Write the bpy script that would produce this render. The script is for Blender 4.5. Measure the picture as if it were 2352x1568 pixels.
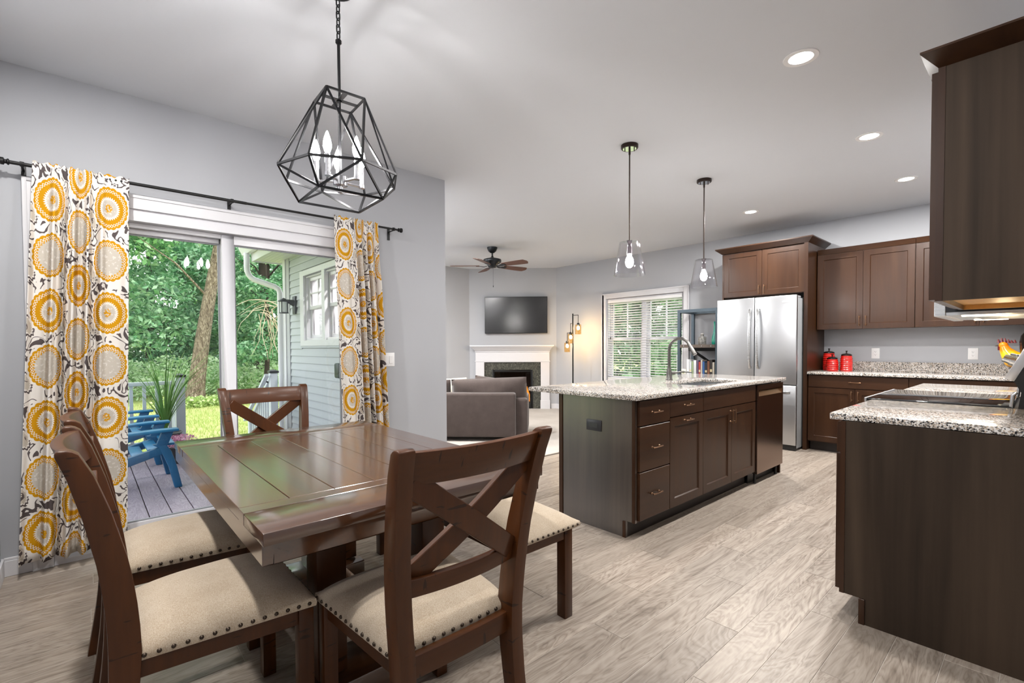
import bpy, bmesh, math, random
from mathutils import Vector, Matrix
random.seed(7)
for o in list(bpy.data.objects):
    bpy.data.objects.remove(o)
SC = bpy.context.scene
COL = SC.collection
R = math.radians
PI = math.pi

# ---------------------------------------------------------------- camera
cam_d = bpy.data.cameras.new('camera')
cam = bpy.data.objects.new('camera', cam_d)
COL.objects.link(cam)
YAW, PITCH, ROLL = .843010085, -.0242503313, -.00511751764
fw = Vector((-math.sin(YAW)*math.cos(PITCH), math.cos(YAW)*math.cos(PITCH), math.sin(PITCH)))
rt = Vector((math.cos(YAW), math.sin(YAW), 0))
up = rt.cross(fw)
rt, up = math.cos(ROLL)*rt+math.sin(ROLL)*up, -math.sin(ROLL)*rt+math.cos(ROLL)*up
m3 = Matrix((rt, up, -fw)).transposed()
cam.matrix_world = Matrix.Translation((0, 0, 1.22)) @ m3.to_4x4()
cam_d.sensor_width = 36
cam_d.lens = 36*1099.456/2352
cam_d.shift_y = 38.24/2352
cam_d.clip_start = .02
cam_d.clip_end = 300
SC.camera = cam

# ---------------------------------------------------------------- world, sun, exposure
w = bpy.data.worlds.new('world')
SC.world = w
w.use_nodes = True
nt = w.node_tree
bg = nt.nodes['Background']
tc = nt.nodes.new('ShaderNodeTexCoord')
sx = nt.nodes.new('ShaderNodeSeparateXYZ')
rp = nt.nodes.new('ShaderNodeValToRGB')
nt.links.new(tc.outputs['Generated'], sx.inputs[0])
nt.links.new(sx.outputs['Z'], rp.inputs[0])
rp.color_ramp.elements[0].position = 0
rp.color_ramp.elements[0].color = (.97, .985, 1, 1)
rp.color_ramp.elements[1].position = .8
rp.color_ramp.elements[1].color = (.86, .93, 1, 1)
nt.links.new(rp.outputs[0], bg.inputs[0])
bg.inputs[1].default_value = 3.2
sun_d = bpy.data.lights.new('sun', 'SUN')
sun_d.energy = 3.0
sun_d.angle = R(16)
sun_d.color = (1, .96, .88)
sun = bpy.data.objects.new('sun', sun_d)
sun.rotation_euler = Vector((-.55, -.2, -.8)).to_track_quat('-Z', 'Y').to_euler()
COL.objects.link(sun)

vs = SC.view_settings
vs.view_transform = 'Standard'
vs.look = 'None'
vs.gamma = 1
vs.exposure = 0.10
vs.use_curve_mapping = False
try:
    SC.cycles.use_denoising = True
    SC.cycles.denoiser = 'OPENIMAGEDENOISE'
    SC.cycles.max_bounces = 10
    SC.cycles.diffuse_bounces = 5
    SC.cycles.transparent_max_bounces = 24
    SC.cycles.sample_clamp_indirect = 6
    SC.cycles.caustics_reflective = False
    SC.cycles.caustics_refractive = False
except Exception:
    pass

def portal(loc, rot, sx_, sy_):
    d = bpy.data.lights.new('daylight_portal', 'AREA')
    d.shape = 'RECTANGLE'
    d.size, d.size_y = sx_, sy_
    d.cycles.is_portal = True
    o = bpy.data.objects.new('daylight_portal', d)
    o.location = loc
    o.rotation_euler = rot
    COL.objects.link(o)
portal((-3.9, .74, 1.05), (0, R(-90), 0), 2.0, 1.8)        # sliding door
portal((-4.46, 6.99, 1.34), (R(-90), 0, 0), 1.5, 1.5)       # living room back window
portal((-6.3, 2.3, 1.75), (R(90), 0, 0), 1.5, .95)          # living room side window

# ---------------------------------------------------------------- helpers
def lin(h):
    h = h.lstrip('#')
    out = []
    for i in (0, 2, 4):
        c = int(h[i:i+2], 16)/255
        out.append(c/12.92 if c <= .04045 else ((c+.055)/1.055)**2.4)
    return (*out, 1)

class MB:
    """collects shapes into one mesh"""
    def __init__(s):
        s.v, s.f, s.uv = [], [], None
        s.T = None
    def add(s, vs_, fs):
        n = len(s.v)
        if s.T is not None:
            vs_ = [s.T @ Vector(v) for v in vs_]
        s.v += [tuple(v) for v in vs_]
        s.f += [tuple(n+i for i in f) for f in fs]
        return s
    def box(s, x0, x1, y0, y1, z0, z1):
        v = [(x0,y0,z0),(x1,y0,z0),(x1,y1,z0),(x0,y1,z0),(x0,y0,z1),(x1,y0,z1),(x1,y1,z1),(x0,y1,z1)]
        return s.add(v, [(0,3,2,1),(4,5,6,7),(0,1,5,4),(1,2,6,5),(2,3,7,6),(3,0,4,7)])
    def frustum(s, a, b, z0, z1):
        """a,b = (x0,x1,y0,y1) rectangles at z0 and z1"""
        v = [(a[0],a[2],z0),(a[1],a[2],z0),(a[1],a[3],z0),(a[0],a[3],z0),(b[0],b[2],z1),(b[1],b[2],z1),(b[1],b[3],z1),(b[0],b[3],z1)]
        return s.add(v, [(0,3,2,1),(4,5,6,7),(0,1,5,4),(1,2,6,5),(2,3,7,6),(3,0,4,7)])
    def prism(s, pts, d):
        """planar polygon pts (3d) extruded by vector d"""
        n = len(pts)
        v = [Vector(p) for p in pts]+[Vector(p)+Vector(d) for p in pts]
        return s.add(v, [tuple(range(n))[::-1], tuple(range(n, 2*n))]+[(i,(i+1)%n,n+(i+1)%n,n+i) for i in range(n)])
    def loft(s, frames, cap=True, closed=False):
        """frames: (centre, a, b) -> rectangular tube with corners +-a +-b"""
        v = []
        for c, a, b in frames:
            c, a, b = Vector(c), Vector(a), Vector(b)
            v += [c-a-b, c+a-b, c+a+b, c-a+b]
        f = []
        k = len(frames)
        for i in range(k if closed else k-1):
            j = (i+1) % k
            for q in range(4):
                f.append((4*i+q, 4*i+(q+1)%4, 4*j+(q+1)%4, 4*j+q))
        if cap and not closed:
            f += [(3,2,1,0), (4*k-4,4*k-3,4*k-2,4*k-1)]
        return s.add(v, f)
    def bar(s, p0, p1, wd, ht, upv=(0,0,1)):
        p0, p1 = Vector(p0), Vector(p1)
        d = (p1-p0).normalized()
        u = Vector(upv)
        if abs(d.dot(u)) > .98:
            u = Vector((1,0,0))
        a = d.cross(u).normalized()
        b = a.cross(d).normalized()
        return s.loft([(p0, a*wd/2, b*ht/2), (p1, a*wd/2, b*ht/2)])
    def tube(s, pts, r, n=10, cap=True, closed=False):
        pts = [Vector(p) for p in pts]
        rr = r if isinstance(r, (list, tuple)) else [r]*len(pts)
        k = len(pts)
        v, f = [], []
        pa = None
        for i, p in enumerate(pts):
            if closed:
                d = pts[(i+1)%k]-pts[i-1]
            else:
                d = pts[min(i+1,k-1)]-pts[max(i-1,0)]
            if d.length < 1e-9:
                d = Vector((0,0,1))
            d.normalize()
            if pa is None:
                ref = Vector((0,0,1)) if abs(d.z) < .9 else Vector((1,0,0))
                a = d.cross(ref).normalized()
            else:
                a = (pa-d*pa.dot(d))
                a = a.normalized() if a.length > 1e-6 else d.orthogonal().normalized()
            pa = a
            b = d.cross(a)
            for q in range(n):
                t = 2*PI*q/n
                v.append(p+a*math.cos(t)*rr[i]+b*math.sin(t)*rr[i])
        for i in range(k if closed else k-1):
            j = (i+1) % k
            for q in range(n):
                f.append((i*n+q, i*n+(q+1)%n, j*n+(q+1)%n, j*n+q))
        if cap and not closed:
            f += [tuple(range(n))[::-1], tuple((k-1)*n+q for q in range(n))]
        return s.add(v, f)
    def lathe(s, prof, n=24, c=(0,0,0), ax='Z', cap=True):
        """prof: (radius, height) list"""
        v, f = [], []
        k = len(prof)
        for r, h in prof:
            for q in range(n):
                t = 2*PI*q/n
                x, y = r*math.cos(t), r*math.sin(t)
                p = (x, y, h) if ax == 'Z' else ((h, x, y) if ax == 'X' else (y, h, x))
                v.append((p[0]+c[0], p[1]+c[1], p[2]+c[2]))
        for i in range(k-1):
            for q in range(n):
                f.append((i*n+q, i*n+(q+1)%n, (i+1)*n+(q+1)%n, (i+1)*n+q))
        if cap:
            f += [tuple(range(n))[::-1], tuple((k-1)*n+q for q in range(n))]
        return s.add(v, f)
    def ball(s, c, rx, ry=None, rz=None, n=16, m=10):
        ry = rx if ry is None else ry
        rz = rx if rz is None else rz
        v, f = [], []
        for i in range(m+1):
            th = PI*i/m
            for q in range(n):
                t = 2*PI*q/n
                v.append((c[0]+rx*math.sin(th)*math.cos(t), c[1]+ry*math.sin(th)*math.sin(t), c[2]-rz*math.cos(th)))
        for i in range(m):
            for q in range(n):
                f.append((i*n+q, i*n+(q+1)%n, (i+1)*n+(q+1)%n, (i+1)*n+q))
        return s.add(v, f)
    def grid(s, fn, nu, nv, closed_u=False):
        v, f = [], []
        for j in range(nv+1):
            for i in range(nu+1):
                v.append(fn(i/nu, j/nv))
        for j in range(nv):
            for i in range(nu):
                a = j*(nu+1)+i
                f.append((a, a+1, a+nu+2, a+nu+1))
        return s.add(v, f)
    def mesh(s, name, mat=None, bevel=0, seg=2, smooth=35, merge=1e-5):
        me = bpy.data.meshes.new(name)
        bm = bmesh.new()
        bv = [bm.verts.new(v) for v in s.v]
        for f in s.f:
            try:
                bm.faces.new([bv[i] for i in f])
            except ValueError:
                pass
        bmesh.ops.remove_doubles(bm, verts=bm.verts, dist=merge)
        bmesh.ops.recalc_face_normals(bm, faces=bm.faces)
        if bevel:
            es = [e for e in bm.edges if len(e.link_faces) == 2 and e.calc_face_angle(0) > R(25)]
            bmesh.ops.bevel(bm, geom=es, offset=bevel, segments=seg, profile=.5, affect='EDGES', clamp_overlap=True)
        bm.to_mesh(me)
        bm.free()
        if mat is not None:
            me.materials.append(mat)
        if smooth:
            me.shade_smooth()
            me.set_sharp_from_angle(angle=R(smooth))
        return me
    def build(s, name, mat, parent=None, **k):
        return link(name, s.mesh(name, mat, **k), parent)

def link(name, data, parent=None):
    o = bpy.data.objects.new(name, data)
    COL.objects.link(o)
    if parent is not None:
        o.parent = parent
    return o
def tag(o, label=None, cat=None, group=None, kind=None):
    if label: o['label'] = label
    if cat: o['category'] = cat
    if group: o['group'] = group
    if kind: o['kind'] = kind
    return o
def thing(name, label, cat, loc=(0,0,0), rz=0, group=None):
    o = link(name, None)
    o.empty_display_size = .1
    o.location = loc
    o.rotation_euler = (0, 0, rz)
    return tag(o, label, cat, group)
def struct(name, mb, mat, **k):
    return tag(mb.build(name, mat, **k), kind='structure')
def copy_tree(o, parent=None):
    c = o.copy()
    COL.objects.link(c)
    c.parent = parent
    for ch in [x for x in bpy.data.objects if x.parent == o]:
        copy_tree(ch, c)
    return c
def place(o, loc, rz=0):
    o.location = loc
    o.rotation_euler = (0, 0, rz)
    return o
def lamp(name, kind, loc, power, color=(1,1,1), parent=None, radius=.03, **k):
    d = bpy.data.lights.new(name, kind)
    d.energy = power
    d.color = color
    if kind == 'POINT':
        d.shadow_soft_size = radius
    if kind == 'SPOT':
        d.shadow_soft_size = radius
        d.spot_size = k.get('angle', R(140))
        d.spot_blend = k.get('blend', 1)
    if kind == 'AREA':
        d.shape = 'DISK'
        d.size = radius*2
        d.spread = k.get('spread', PI)
    o = bpy.data.objects.new(name, d)
    COL.objects.link(o)
    o.location = loc
    if parent is not None:
        o.parent = parent
    return o

# ---------------------------------------------------------------- materials
MATS = {}
class NT:
    def __init__(s, name):
        s.m = bpy.data.materials.new(name)
        s.m.use_nodes = True
        s.t = s.m.node_tree
        s.b = s.t.nodes['Principled BSDF']
        s.out = s.t.nodes['Material Output']
    def n(s, typ, **k):
        nd = s.t.nodes.new('ShaderNode'+typ)
        for a, v in k.items():
            if a.startswith('i_'):
                nd.inputs[a[2:].replace('_', ' ')].default_value = v
            else:
                setattr(nd, a, v)
        return nd
    def l(s, a, b):
        s.t.links.new(a, b)
    def val(s, x, sock):
        if hasattr(x, 'links') or hasattr(x, 'is_linked'):
            s.l(x, sock)
        else:
            sock.default_value = x
    def math(s, op, a, b=0.0, c=None, clamp=False):
        nd = s.n('Math', operation=op)
        nd.use_clamp = clamp
        s.val(a, nd.inputs[0])
        s.val(b, nd.inputs[1])
        if c is not None:
            s.val(c, nd.inputs[2])
        return nd.outputs[0]
    def mix(s, fac, a, b, blend='MIX'):
        nd = s.n('Mix', data_type='RGBA', blend_type=blend)
        s.val(fac, nd.inputs[0])
        s.val(a, nd.inputs[6])
        s.val(b, nd.inputs[7])
        return nd.outputs[2]
    def ramp(s, x, stops, interp='LINEAR'):
        nd = s.n('ValToRGB')
        cr = nd.color_ramp
        cr.interpolation = interp
        while len(cr.elements) < len(stops):
            cr.elements.new(.5)
        for e, (p, c) in zip(cr.elements, stops):
            e.position = p
            e.color = c if len(c) == 4 else (*c, 1)
        s.l(x, nd.inputs[0])
        return nd.outputs[0]
    def coords(s, which='Object', scale=(1,1,1), rot=(0,0,0), loc=None):
        t = s.n('TexCoord')
        mp = s.n('Mapping')
        mp.inputs['Scale'].default_value = scale
        mp.inputs['Rotation'].default_value = rot
        if loc is not None:
            s.val(loc, mp.inputs['Location'])
        s.l(t.outputs[which], mp.inputs[0])
        return mp.outputs[0]
    def noise(s, vec, scale, detail=4, rough=.5, dist=0, dim='3D'):
        nd = s.n('TexNoise', noise_dimensions=dim)
        nd.inputs['Scale'].default_value = scale
        nd.inputs['Detail'].default_value = detail
        nd.inputs['Roughness'].default_value = rough
        nd.inputs['Distortion'].default_value = dist
        s.l(vec, nd.inputs['Vector'])
        return nd.outputs['Fac']
    def bump(s, h, strength=.2, dist=.01):
        nd = s.n('Bump')
        nd.inputs['Strength'].default_value = strength
        nd.inputs['Distance'].default_value = dist
        s.l(h, nd.inputs['Height'])
        s.l(nd.outputs[0], s.b.inputs['Normal'])
    def set(s, **k):
        for a, v in k.items():
            s.val(v, s.b.inputs[a.replace('_', ' ')])
        return s
def mat(name, color, rough=.5, metal=0, spec=.5, **k):
    if name in MATS: return MATS[name]
    t = NT(name)
    c = lin(color) if isinstance(color, str) else color
    t.set(Base_Color=c, Roughness=rough, Metallic=metal)
    t.b.inputs['Specular IOR Level'].default_value = spec
    for a, v in k.items():
        t.b.inputs[a.replace('_', ' ')].default_value = v
    MATS[name] = t.m
    return t.m
def paint(name, color, rough=.6, bump=.03, sc=120, spec=.4):
    if name in MATS: return MATS[name]
    t = NT(name)
    v = t.coords()
    n = t.noise(v, sc, 3)
    n2 = t.noise(v, 1.3, 2)
    c = lin(color)
    d = tuple(x*.96 for x in c[:3])+(1,)
    t.set(Base_Color=t.mix(n2, d, c), Roughness=rough)
    t.b.inputs['Specular IOR Level'].default_value = spec
    t.bump(n, bump, .002)
    MATS[name] = t.m
    return t.m
def wood(name, c1, c2, axis='Z', rough=.4, scale=1.0, contrast=1.0, spec=.5, marks=False, coat=0.0, vary=.0, cior=1.5, crough=.18):
    """grain runs along axis; colour from stretched noise"""
    if name in MATS: return MATS[name]
    t = NT(name)
    st = [9*scale]*3
    st['XYZ'.index(axis)] = .55*scale
    oi = t.n('ObjectInfo')
    off = t.n('CombineXYZ')
    for i in range(3):
        t.l(t.math('MULTIPLY', oi.outputs['Random'], 7.3+3.1*i), off.inputs[i])
    v = t.coords(scale=tuple(st), loc=off.outputs[0])
    n1 = t.noise(v, 1.0, 6, .55, 1.4)
    st2 = [70*scale]*3
    st2['XYZ'.index(axis)] = 2.2*scale
    v2 = t.coords(scale=tuple(st2), loc=off.outputs[0])
    n2 = t.noise(v2, 1.0, 4, .6, .3)
    a, b = lin(c1), lin(c2)
    m = t.math('ADD', t.math('MULTIPLY', n1, .72), t.math('MULTIPLY', n2, .28))
    lo, hi = .5-.22/contrast, .5+.22/contrast
    c = t.ramp(m, [(lo, a), (hi, b)])
    if vary:
        hv = t.n('HueSaturation')
        t.l(c, hv.inputs['Color'])
        t.l(t.math('ADD', 1-vary, t.math('MULTIPLY', oi.outputs['Random'], 2*vary)), hv.inputs['Value'])
        c = hv.outputs[0]
    if marks:
        st3 = [26]*3
        st3['XYZ'.index(axis)] = 130
        v3 = t.coords(scale=tuple(st3), loc=off.outputs[0])
        n3 = t.noise(v3, .42, 2, .5, .2)
        mk = t.ramp(n3, [(.675, (0,0,0,1)), (.70, (1,1,1,1))])
        c = t.mix(t.math('MULTIPLY', mk, .8), c, tuple(x*.25 for x in a[:3])+(1,))
    t.set(Base_Color=c)
    t.l(t.math('ADD', rough-.06, t.math('MULTIPLY', n1, .14)), t.b.inputs['Roughness'])
    t.b.inputs['Specular IOR Level'].default_value = spec
    t.b.inputs['Coat Weight'].default_value = coat
    t.b.inputs['Coat Roughness'].default_value = crough
    t.b.inputs['Coat IOR'].default_value = cior
    MATS[name] = t.m
    return t.m
def emit(name, color, strength):
    if name in MATS: return MATS[name]
    t = NT(name)
    c = lin(color) if isinstance(color, str) else color
    t.b.inputs['Base Color'].default_value = c
    t.b.inputs['Emission Color'].default_value = c
    t.b.inputs['Emission Strength'].default_value = strength
    MATS[name] = t.m
    return t.m
def glass(name, tint=(1,1,1,1), rough=.0, ior=1.45, extra=0.0):
    """clear pane: fresnel mix of see-through and mirror"""
    if name in MATS: return MATS[name]
    t = NT(name)
    t.t.nodes.remove(t.b)
    tr = t.n('BsdfTransparent')
    tr.inputs[0].default_value = tint
    gl = t.n('BsdfGlossy')
    gl.inputs['Roughness'].default_value = rough
    lw = t.n('LayerWeight')
    lw.inputs[0].default_value = .5
    f0 = ((ior-1)/(ior+1))**2+extra
    mx = t.n('MixShader')
    t.l(t.math('ADD', t.math('MULTIPLY', t.math('POWER', lw.outputs['Facing'], 4.0), 1-f0), f0, clamp=True), mx.inputs[0])
    t.l(tr.outputs[0], mx.inputs[1])
    t.l(gl.outputs[0], mx.inputs[2])
    t.l(mx.outputs[0], t.out.inputs[0])
    MATS[name] = t.m
    return t.m
def fabric(name, c1, c2, sc=500, rough=.95, bump=.25):
    if name in MATS: return MATS[name]
    t = NT(name)
    v = t.coords()
    n = t.noise(v, sc, 2, .6)
    n2 = t.noise(v, 9, 4, .6)
    nn = t.math('ADD', t.math('MULTIPLY', n, .7), t.math('MULTIPLY', n2, .3))
    t.set(Base_Color=t.ramp(nn, [(.35, lin(c1)), (.65, lin(c2))]), Roughness=rough)
    t.b.inputs['Specular IOR Level'].default_value = .15
    t.b.inputs['Sheen Weight'].default_value = .25
    t.bump(n, bump, .002)
    MATS[name] = t.m
    return t.m
def granite(name):
    if name in MATS: return MATS[name]
    t = NT(name)
    v = t.coords()
    vo = t.n('TexVoronoi', feature='F1')
    vo.inputs['Scale'].default_value = 210
    t.l(v, vo.inputs['Vector'])
    bw = t.n('SeparateColor')
    t.l(vo.outputs['Color'], bw.inputs[0])
    c = t.ramp(bw.outputs[0], [(0, lin('#1d1c1e')), (.13, lin('#26262a')), (.15, lin('#77726e')), (.34, lin('#98928c')), (.36, lin('#b9ab9c')), (.6, lin('#c9c0b6')), (.62, lin('#dcd9d6')), (1, lin('#efece9'))], 'CONSTANT')
    n = t.noise(v, 38, 6, .7, .6)
    dk = t.ramp(n, [(.56, (0,0,0,1)), (.64, (1,1,1,1))])
    c = t.mix(t.math('MULTIPLY', dk, .62), c, lin('#3b3836'))
    t.set(Base_Color=c, Roughness=.09)
    t.b.inputs['Specular IOR Level'].default_value = .55
    MATS[name] = t.m
    return t.m
def steel(name, color='#b9bbbd', rough=.3, axis='Z'):
    if name in MATS: return MATS[name]
    t = NT(name)
    sc = [300]*3
    sc['XYZ'.index(axis)] = 3
    v = t.coords(scale=tuple(sc))
    n = t.noise(v, 1, 2)
    t.set(Base_Color=lin(color), Metallic=1)
    t.l(t.math('ADD', rough-.05, t.math('MULTIPLY', n, .1)), t.b.inputs['Roughness'])
    MATS[name] = t.m
    return t.m

WALL = paint('wall_paint', '#afb1b6', .75)
CEIL = paint('ceiling_paint', '#d6d9de', .85)
TRIM = paint('trim_white', '#d6d6da', .35, .01, 40, .5)
VINYL = paint('vinyl_white', '#d8d8dd', .3, .0, 10, .5)
CABZ = wood('cabinet_stain_upright', '#28150a', '#3c2412', 'Z', .33, .8, 1.0, .32, False, .12)
CABX = wood('cabinet_stain_level', '#28150a', '#3c2412', 'X', .33, .8, 1.0, .32, False, .12)
VEN = wood('cabinet_veneer', '#2a221c', '#493c31', 'Z', .5, .36, 1.2, .15, False, 0)
VENG = wood('cabinet_veneer_satin', '#26211e', '#463c35', 'Z', .34, .42, 1.25, .4, False, 1.0, 0, 1.9, .26)
CABIN = wood('cabinet_inside_birch', '#c98f45', '#dca75c', 'X', .5, .8)
KICK = mat('toe_kick_stain', '#1d1410', .5)
TABLE = wood('table_wood', '#341a0a', '#573314', 'X', .3, .8, 1.1, .5, False, 1.0, 0, 1.85, .13)
TABLEY = wood('table_wood_cross', '#341a0a', '#573314', 'Y', .3, .8, 1.1, .5, False, 1.0, 0, 1.85, .13)
CHAIRW = wood('chair_wood', '#371b07', '#522b0c', 'Z', .42, 1.0, 1.0, .3, True, .2)
LINEN = fabric('seat_linen', '#a08d76', '#c3b6a4', 420)
BRONZE = mat('bronze_metal', '#3a302c', .38, .85)
COPPER = mat('pull_bronze', '#8a6a52', .3, .9)
BLACKM = mat('black_metal', '#1b1b1c', .42, .4)
DARKM = mat('gunmetal', '#3a3d40', .4, .7)
GRAN = granite('granite')
STEEL = steel('stainless', '#c3c5c8', .36, 'Z')
STEELX = steel('stainless_level', '#cfd1d3', .28, 'X')
PANE = glass('window_glass', (.985, .985, .985, 1), 0, 1.5)
WHITEP = mat('white_plastic', '#ededee', .35)
BLACKP = mat('black_plastic', '#151516', .4)
BLACKG = mat('black_glass', '#070708', .03, 0, .8)
# ================================================================ room shell
XL, YF, ZC = -3.71, 6.865, 2.745
def floor_tile():
    t = NT('wood_look_tile')
    oi = t.n('ObjectInfo')
    off = t.n('CombineXYZ')
    for i in range(3):
        t.l(t.math('MULTIPLY', oi.outputs['Random'], 31.7+9.1*i), off.inputs[i])
    v = t.coords(scale=(7.5, 1.25, 1), loc=off.outputs[0])
    n1 = t.noise(v, .8, 4, .55, 1.2)
    rings = t.math('FRACT', t.math('MULTIPLY', n1, 15.0))
    rings = t.math('ABSOLUTE', t.math('SUBTRACT', rings, .5))
    v2 = t.coords(scale=(60, 2.5, 1), loc=off.outputs[0])
    n2 = t.noise(v2, 1.0, 5, .65, .4)
    v3 = t.coords(scale=(3, 1, 1), loc=off.outputs[0])
    n3 = t.noise(v3, 1.2, 3)
    m = t.math('ADD', t.math('MULTIPLY', t.math('POWER', t.math('MULTIPLY', rings, 2), .6), .25), t.math('MULTIPLY', n2, .80))
    c = t.ramp(m, [(.28, lin('#63594f')), (.45, lin('#85796e')), (.66, lin('#a1968b')), (.85, lin('#b0a69b'))])
    c = t.mix(t.math('MULTIPLY', t.ramp(n3, [(.35, (0,0,0,1)), (.7, (1,1,1,1))]), .45), c, lin('#94897e'))
    hv = t.n('HueSaturation')
    t.l(c, hv.inputs['Color'])
    t.l(t.math('ADD', .86, t.math('MULTIPLY', oi.outputs['Random'], .26)), hv.inputs['Value'])
    t.set(Base_Color=hv.outputs[0])
    t.l(t.math('ADD', .30, t.math('MULTIPLY', n2, .16)), t.b.inputs['Roughness'])
    t.b.inputs['Specular IOR Level'].default_value = .4
    t.bump(n2, .12, .002)
    return t.m
TILE = floor_tile()
GROUT = mat('grout', '#b0a89f', .8)
m = MB()
m.box(XL, 1.7, -.5, 7.0, -.2, -.0016)
FLOOR = struct('floor', m, GROUT, smooth=0)
PW, PL = .1515, 1.219
pm = {}
def plank_mesh(wd, ln):
    k = (round(wd, 3), round(ln, 3))
    if k not in pm:
        b = MB()
        g = .0012
        b.box(-wd/2+g, wd/2-g, -ln/2+g, ln/2-g, -.012, 0)
        pm[k] = b.mesh('plank', TILE, bevel=.0008, seg=1, smooth=0)
    return pm[k]
hidden = [(-2.3, -1.8, 2.6, 4.9), (-.5, .1, 2.6, 6.9), (-1.8, .1, 6.4, 6.9), (-2.85, -1.9, 6.35, 6.9)]
x = -.558 - PW*21
col_i = 0
rnd = random.Random(3)
while x < .03:
    x1 = min(x+PW, .03)
    xa = max(x, XL)
    if x1-xa > .02:
        y = (2.05 - .406*(col_i-21) + .36) % PL - PL - .36 + rnd.uniform(-.02, .02)
        while y < YF:
            ya, yb = max(y, -.36), min(y+PL, YF)
            cx, cy = (xa+x1)/2, (ya+yb)/2
            hid = any(a < xa and x1 < b and c < ya and yb < d for a, b, c, d in hidden)
            if yb-ya > .03 and not hid:
                p = link('plank', plank_mesh(x1-xa, yb-ya), FLOOR)
                p.location = (cx, cy, 0)
            y += PL
    x += PW
    col_i += 1
# living room carpet
def carpet():
    t = NT('carpet')
    v = t.coords()
    n = t.noise(v, 220, 3, .7)
    n2 = t.noise(v, 3, 3)
    t.set(Base_Color=t.ramp(t.math('ADD', t.math('MULTIPLY', n, .7), t.math('MULTIPLY', n2, .3)), [(.3, lin('#b5ada5')), (.7, lin('#d9d4ce'))]), Roughness=1)
    t.bump(n, .8, .01)
    return t.m
m = MB()
m.box(-7.8, XL-.001, 2.3, 7.0, -.2, .006)
struct('floor_carpet', m, carpet(), smooth=0)
m = MB()
m.box(XL-.012, XL+.012, 2.49, YF, 0, .009)
struct('trim_1', m, mat('metal_strip', '#8d8882', .4, .6), smooth=0)

m = MB()
m.box(-7.85, 1.75, -.55, 7.05, ZC, ZC+.12)
struct('ceiling', m, CEIL, smooth=0)
# dining wall with the sliding door opening
DY0, DY1, DZ = -.135, 1.62, 2.05
m = MB()
m.box(XL-.14, XL, -.5, DY0, 0, ZC).box(XL-.14, XL, DY1, 2.49, 0, ZC).box(XL-.14, XL, DY0, DY1, DZ, ZC)
struct('wall_left', m, WALL, smooth=0)
m = MB()
m.box(XL, 1.75, -.5, -.36, 0, ZC)
struct('wall_near', m, WALL, smooth=0)
m = MB()
m.box(.03, .17, 2.45, YF, 0, ZC)
struct('wall_right', m, WALL, smooth=0)
m = MB()
m.box(.17, 1.75, 2.45, 2.59, 0, ZC).box(1.6, 1.75, -.36, 2.45, 0, ZC)
struct('wall_hall', m, WALL, smooth=0)
# far wall with window
WX0, WX1, WZ0, WZ1 = -5.20, -3.735, .62, 2.045
m = MB()
m.box(-6.6, WX0, YF, YF+.14, 0, ZC).box(WX1, .17, YF, YF+.14, 0, ZC).box(WX0, WX1, YF, YF+.14, 0, WZ0).box(WX0, WX1, YF, YF+.14, WZ1, ZC)
struct('wall_far', m, WALL, smooth=0)
# angled fireplace wall, with the firebox left open
DU = Vector((1, 1, 0))/math.sqrt(2)      # along the wall, left to right
DN = Vector((1, -1, 0))/math.sqrt(2)     # into the room
D0 = Vector((-7.606, 5.659, 0))          # left corner
def DM():
    return Matrix(((DU.x, -DN.x, 0, D0.x), (DU.y, -DN.y, 0, D0.y), (0, 0, 1, 0), (0, 0, 0, 1)))
DLEN = 1.70
# local frame on that wall: x along, y into the wall, z up
m = MB()
m.T = DM()
FBX0, FBX1, FBZ = .447, 1.246, .766
m.box(-.1, FBX0, 0, .14, 0, ZC).box(FBX1, DLEN+.1, 0, .14, 0, ZC).box(FBX0, FBX1, 0, .14, FBZ, ZC)
struct('wall_angled', m, WALL, smooth=0)
m = MB()
m.box(-7.75, -7.606, 2.3, 5.75, 0, ZC)
struct('wall_living', m, WALL, smooth=0)
# living room side wall (its outside carries the siding)
SY0, SY1 = 2.33, 2.49
LX0, LX1, LZ0, LZ1 = -6.95, -5.50, 1.32, 2.22
m = MB()
m.box(-7.75, LX0, SY0, SY1, -.7, ZC).box(LX1, XL-.14, SY0, SY1, -.7, ZC).box(LX0, LX1, SY0, SY1, -.7, LZ0).box(LX0, LX1, SY0, SY1, LZ1, ZC)
struct('wall_side', m, WALL, smooth=0)

# baseboards
def base(name, segs, T=None):
    m = MB()
    m.T = T
    for x0, x1, y0, y1 in segs:
        m.box(x0, x1, y0, y1, 0, .085)
        dx, dy = x1-x0, y1-y0
        if dx > dy: m.box(x0, x1, y0+.003, y1-.003 if y0 > 3 else y1, .085, .1)
        else: m.box(x0+ (0), x1-.004, y0, y1, .085, .1)
    return struct(name, m, TRIM, bevel=.002, seg=1)
base('baseboard_left', [(XL, XL+.014, -.36, -.235), (XL, XL+.014, 1.72, 2.49)])
base('baseboard_near', [(XL, 1.6, -.36, -.346)])
base('baseboard_far', [(-6.4, -2.9, YF-.014, YF)])
base('baseboard_angled', [(-.02, .08, -.014, 0), (1.60, DLEN+.02, -.014, 0)], DM())
base('baseboard_living', [(-7.606, -7.592, 2.49, 5.66)])

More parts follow.
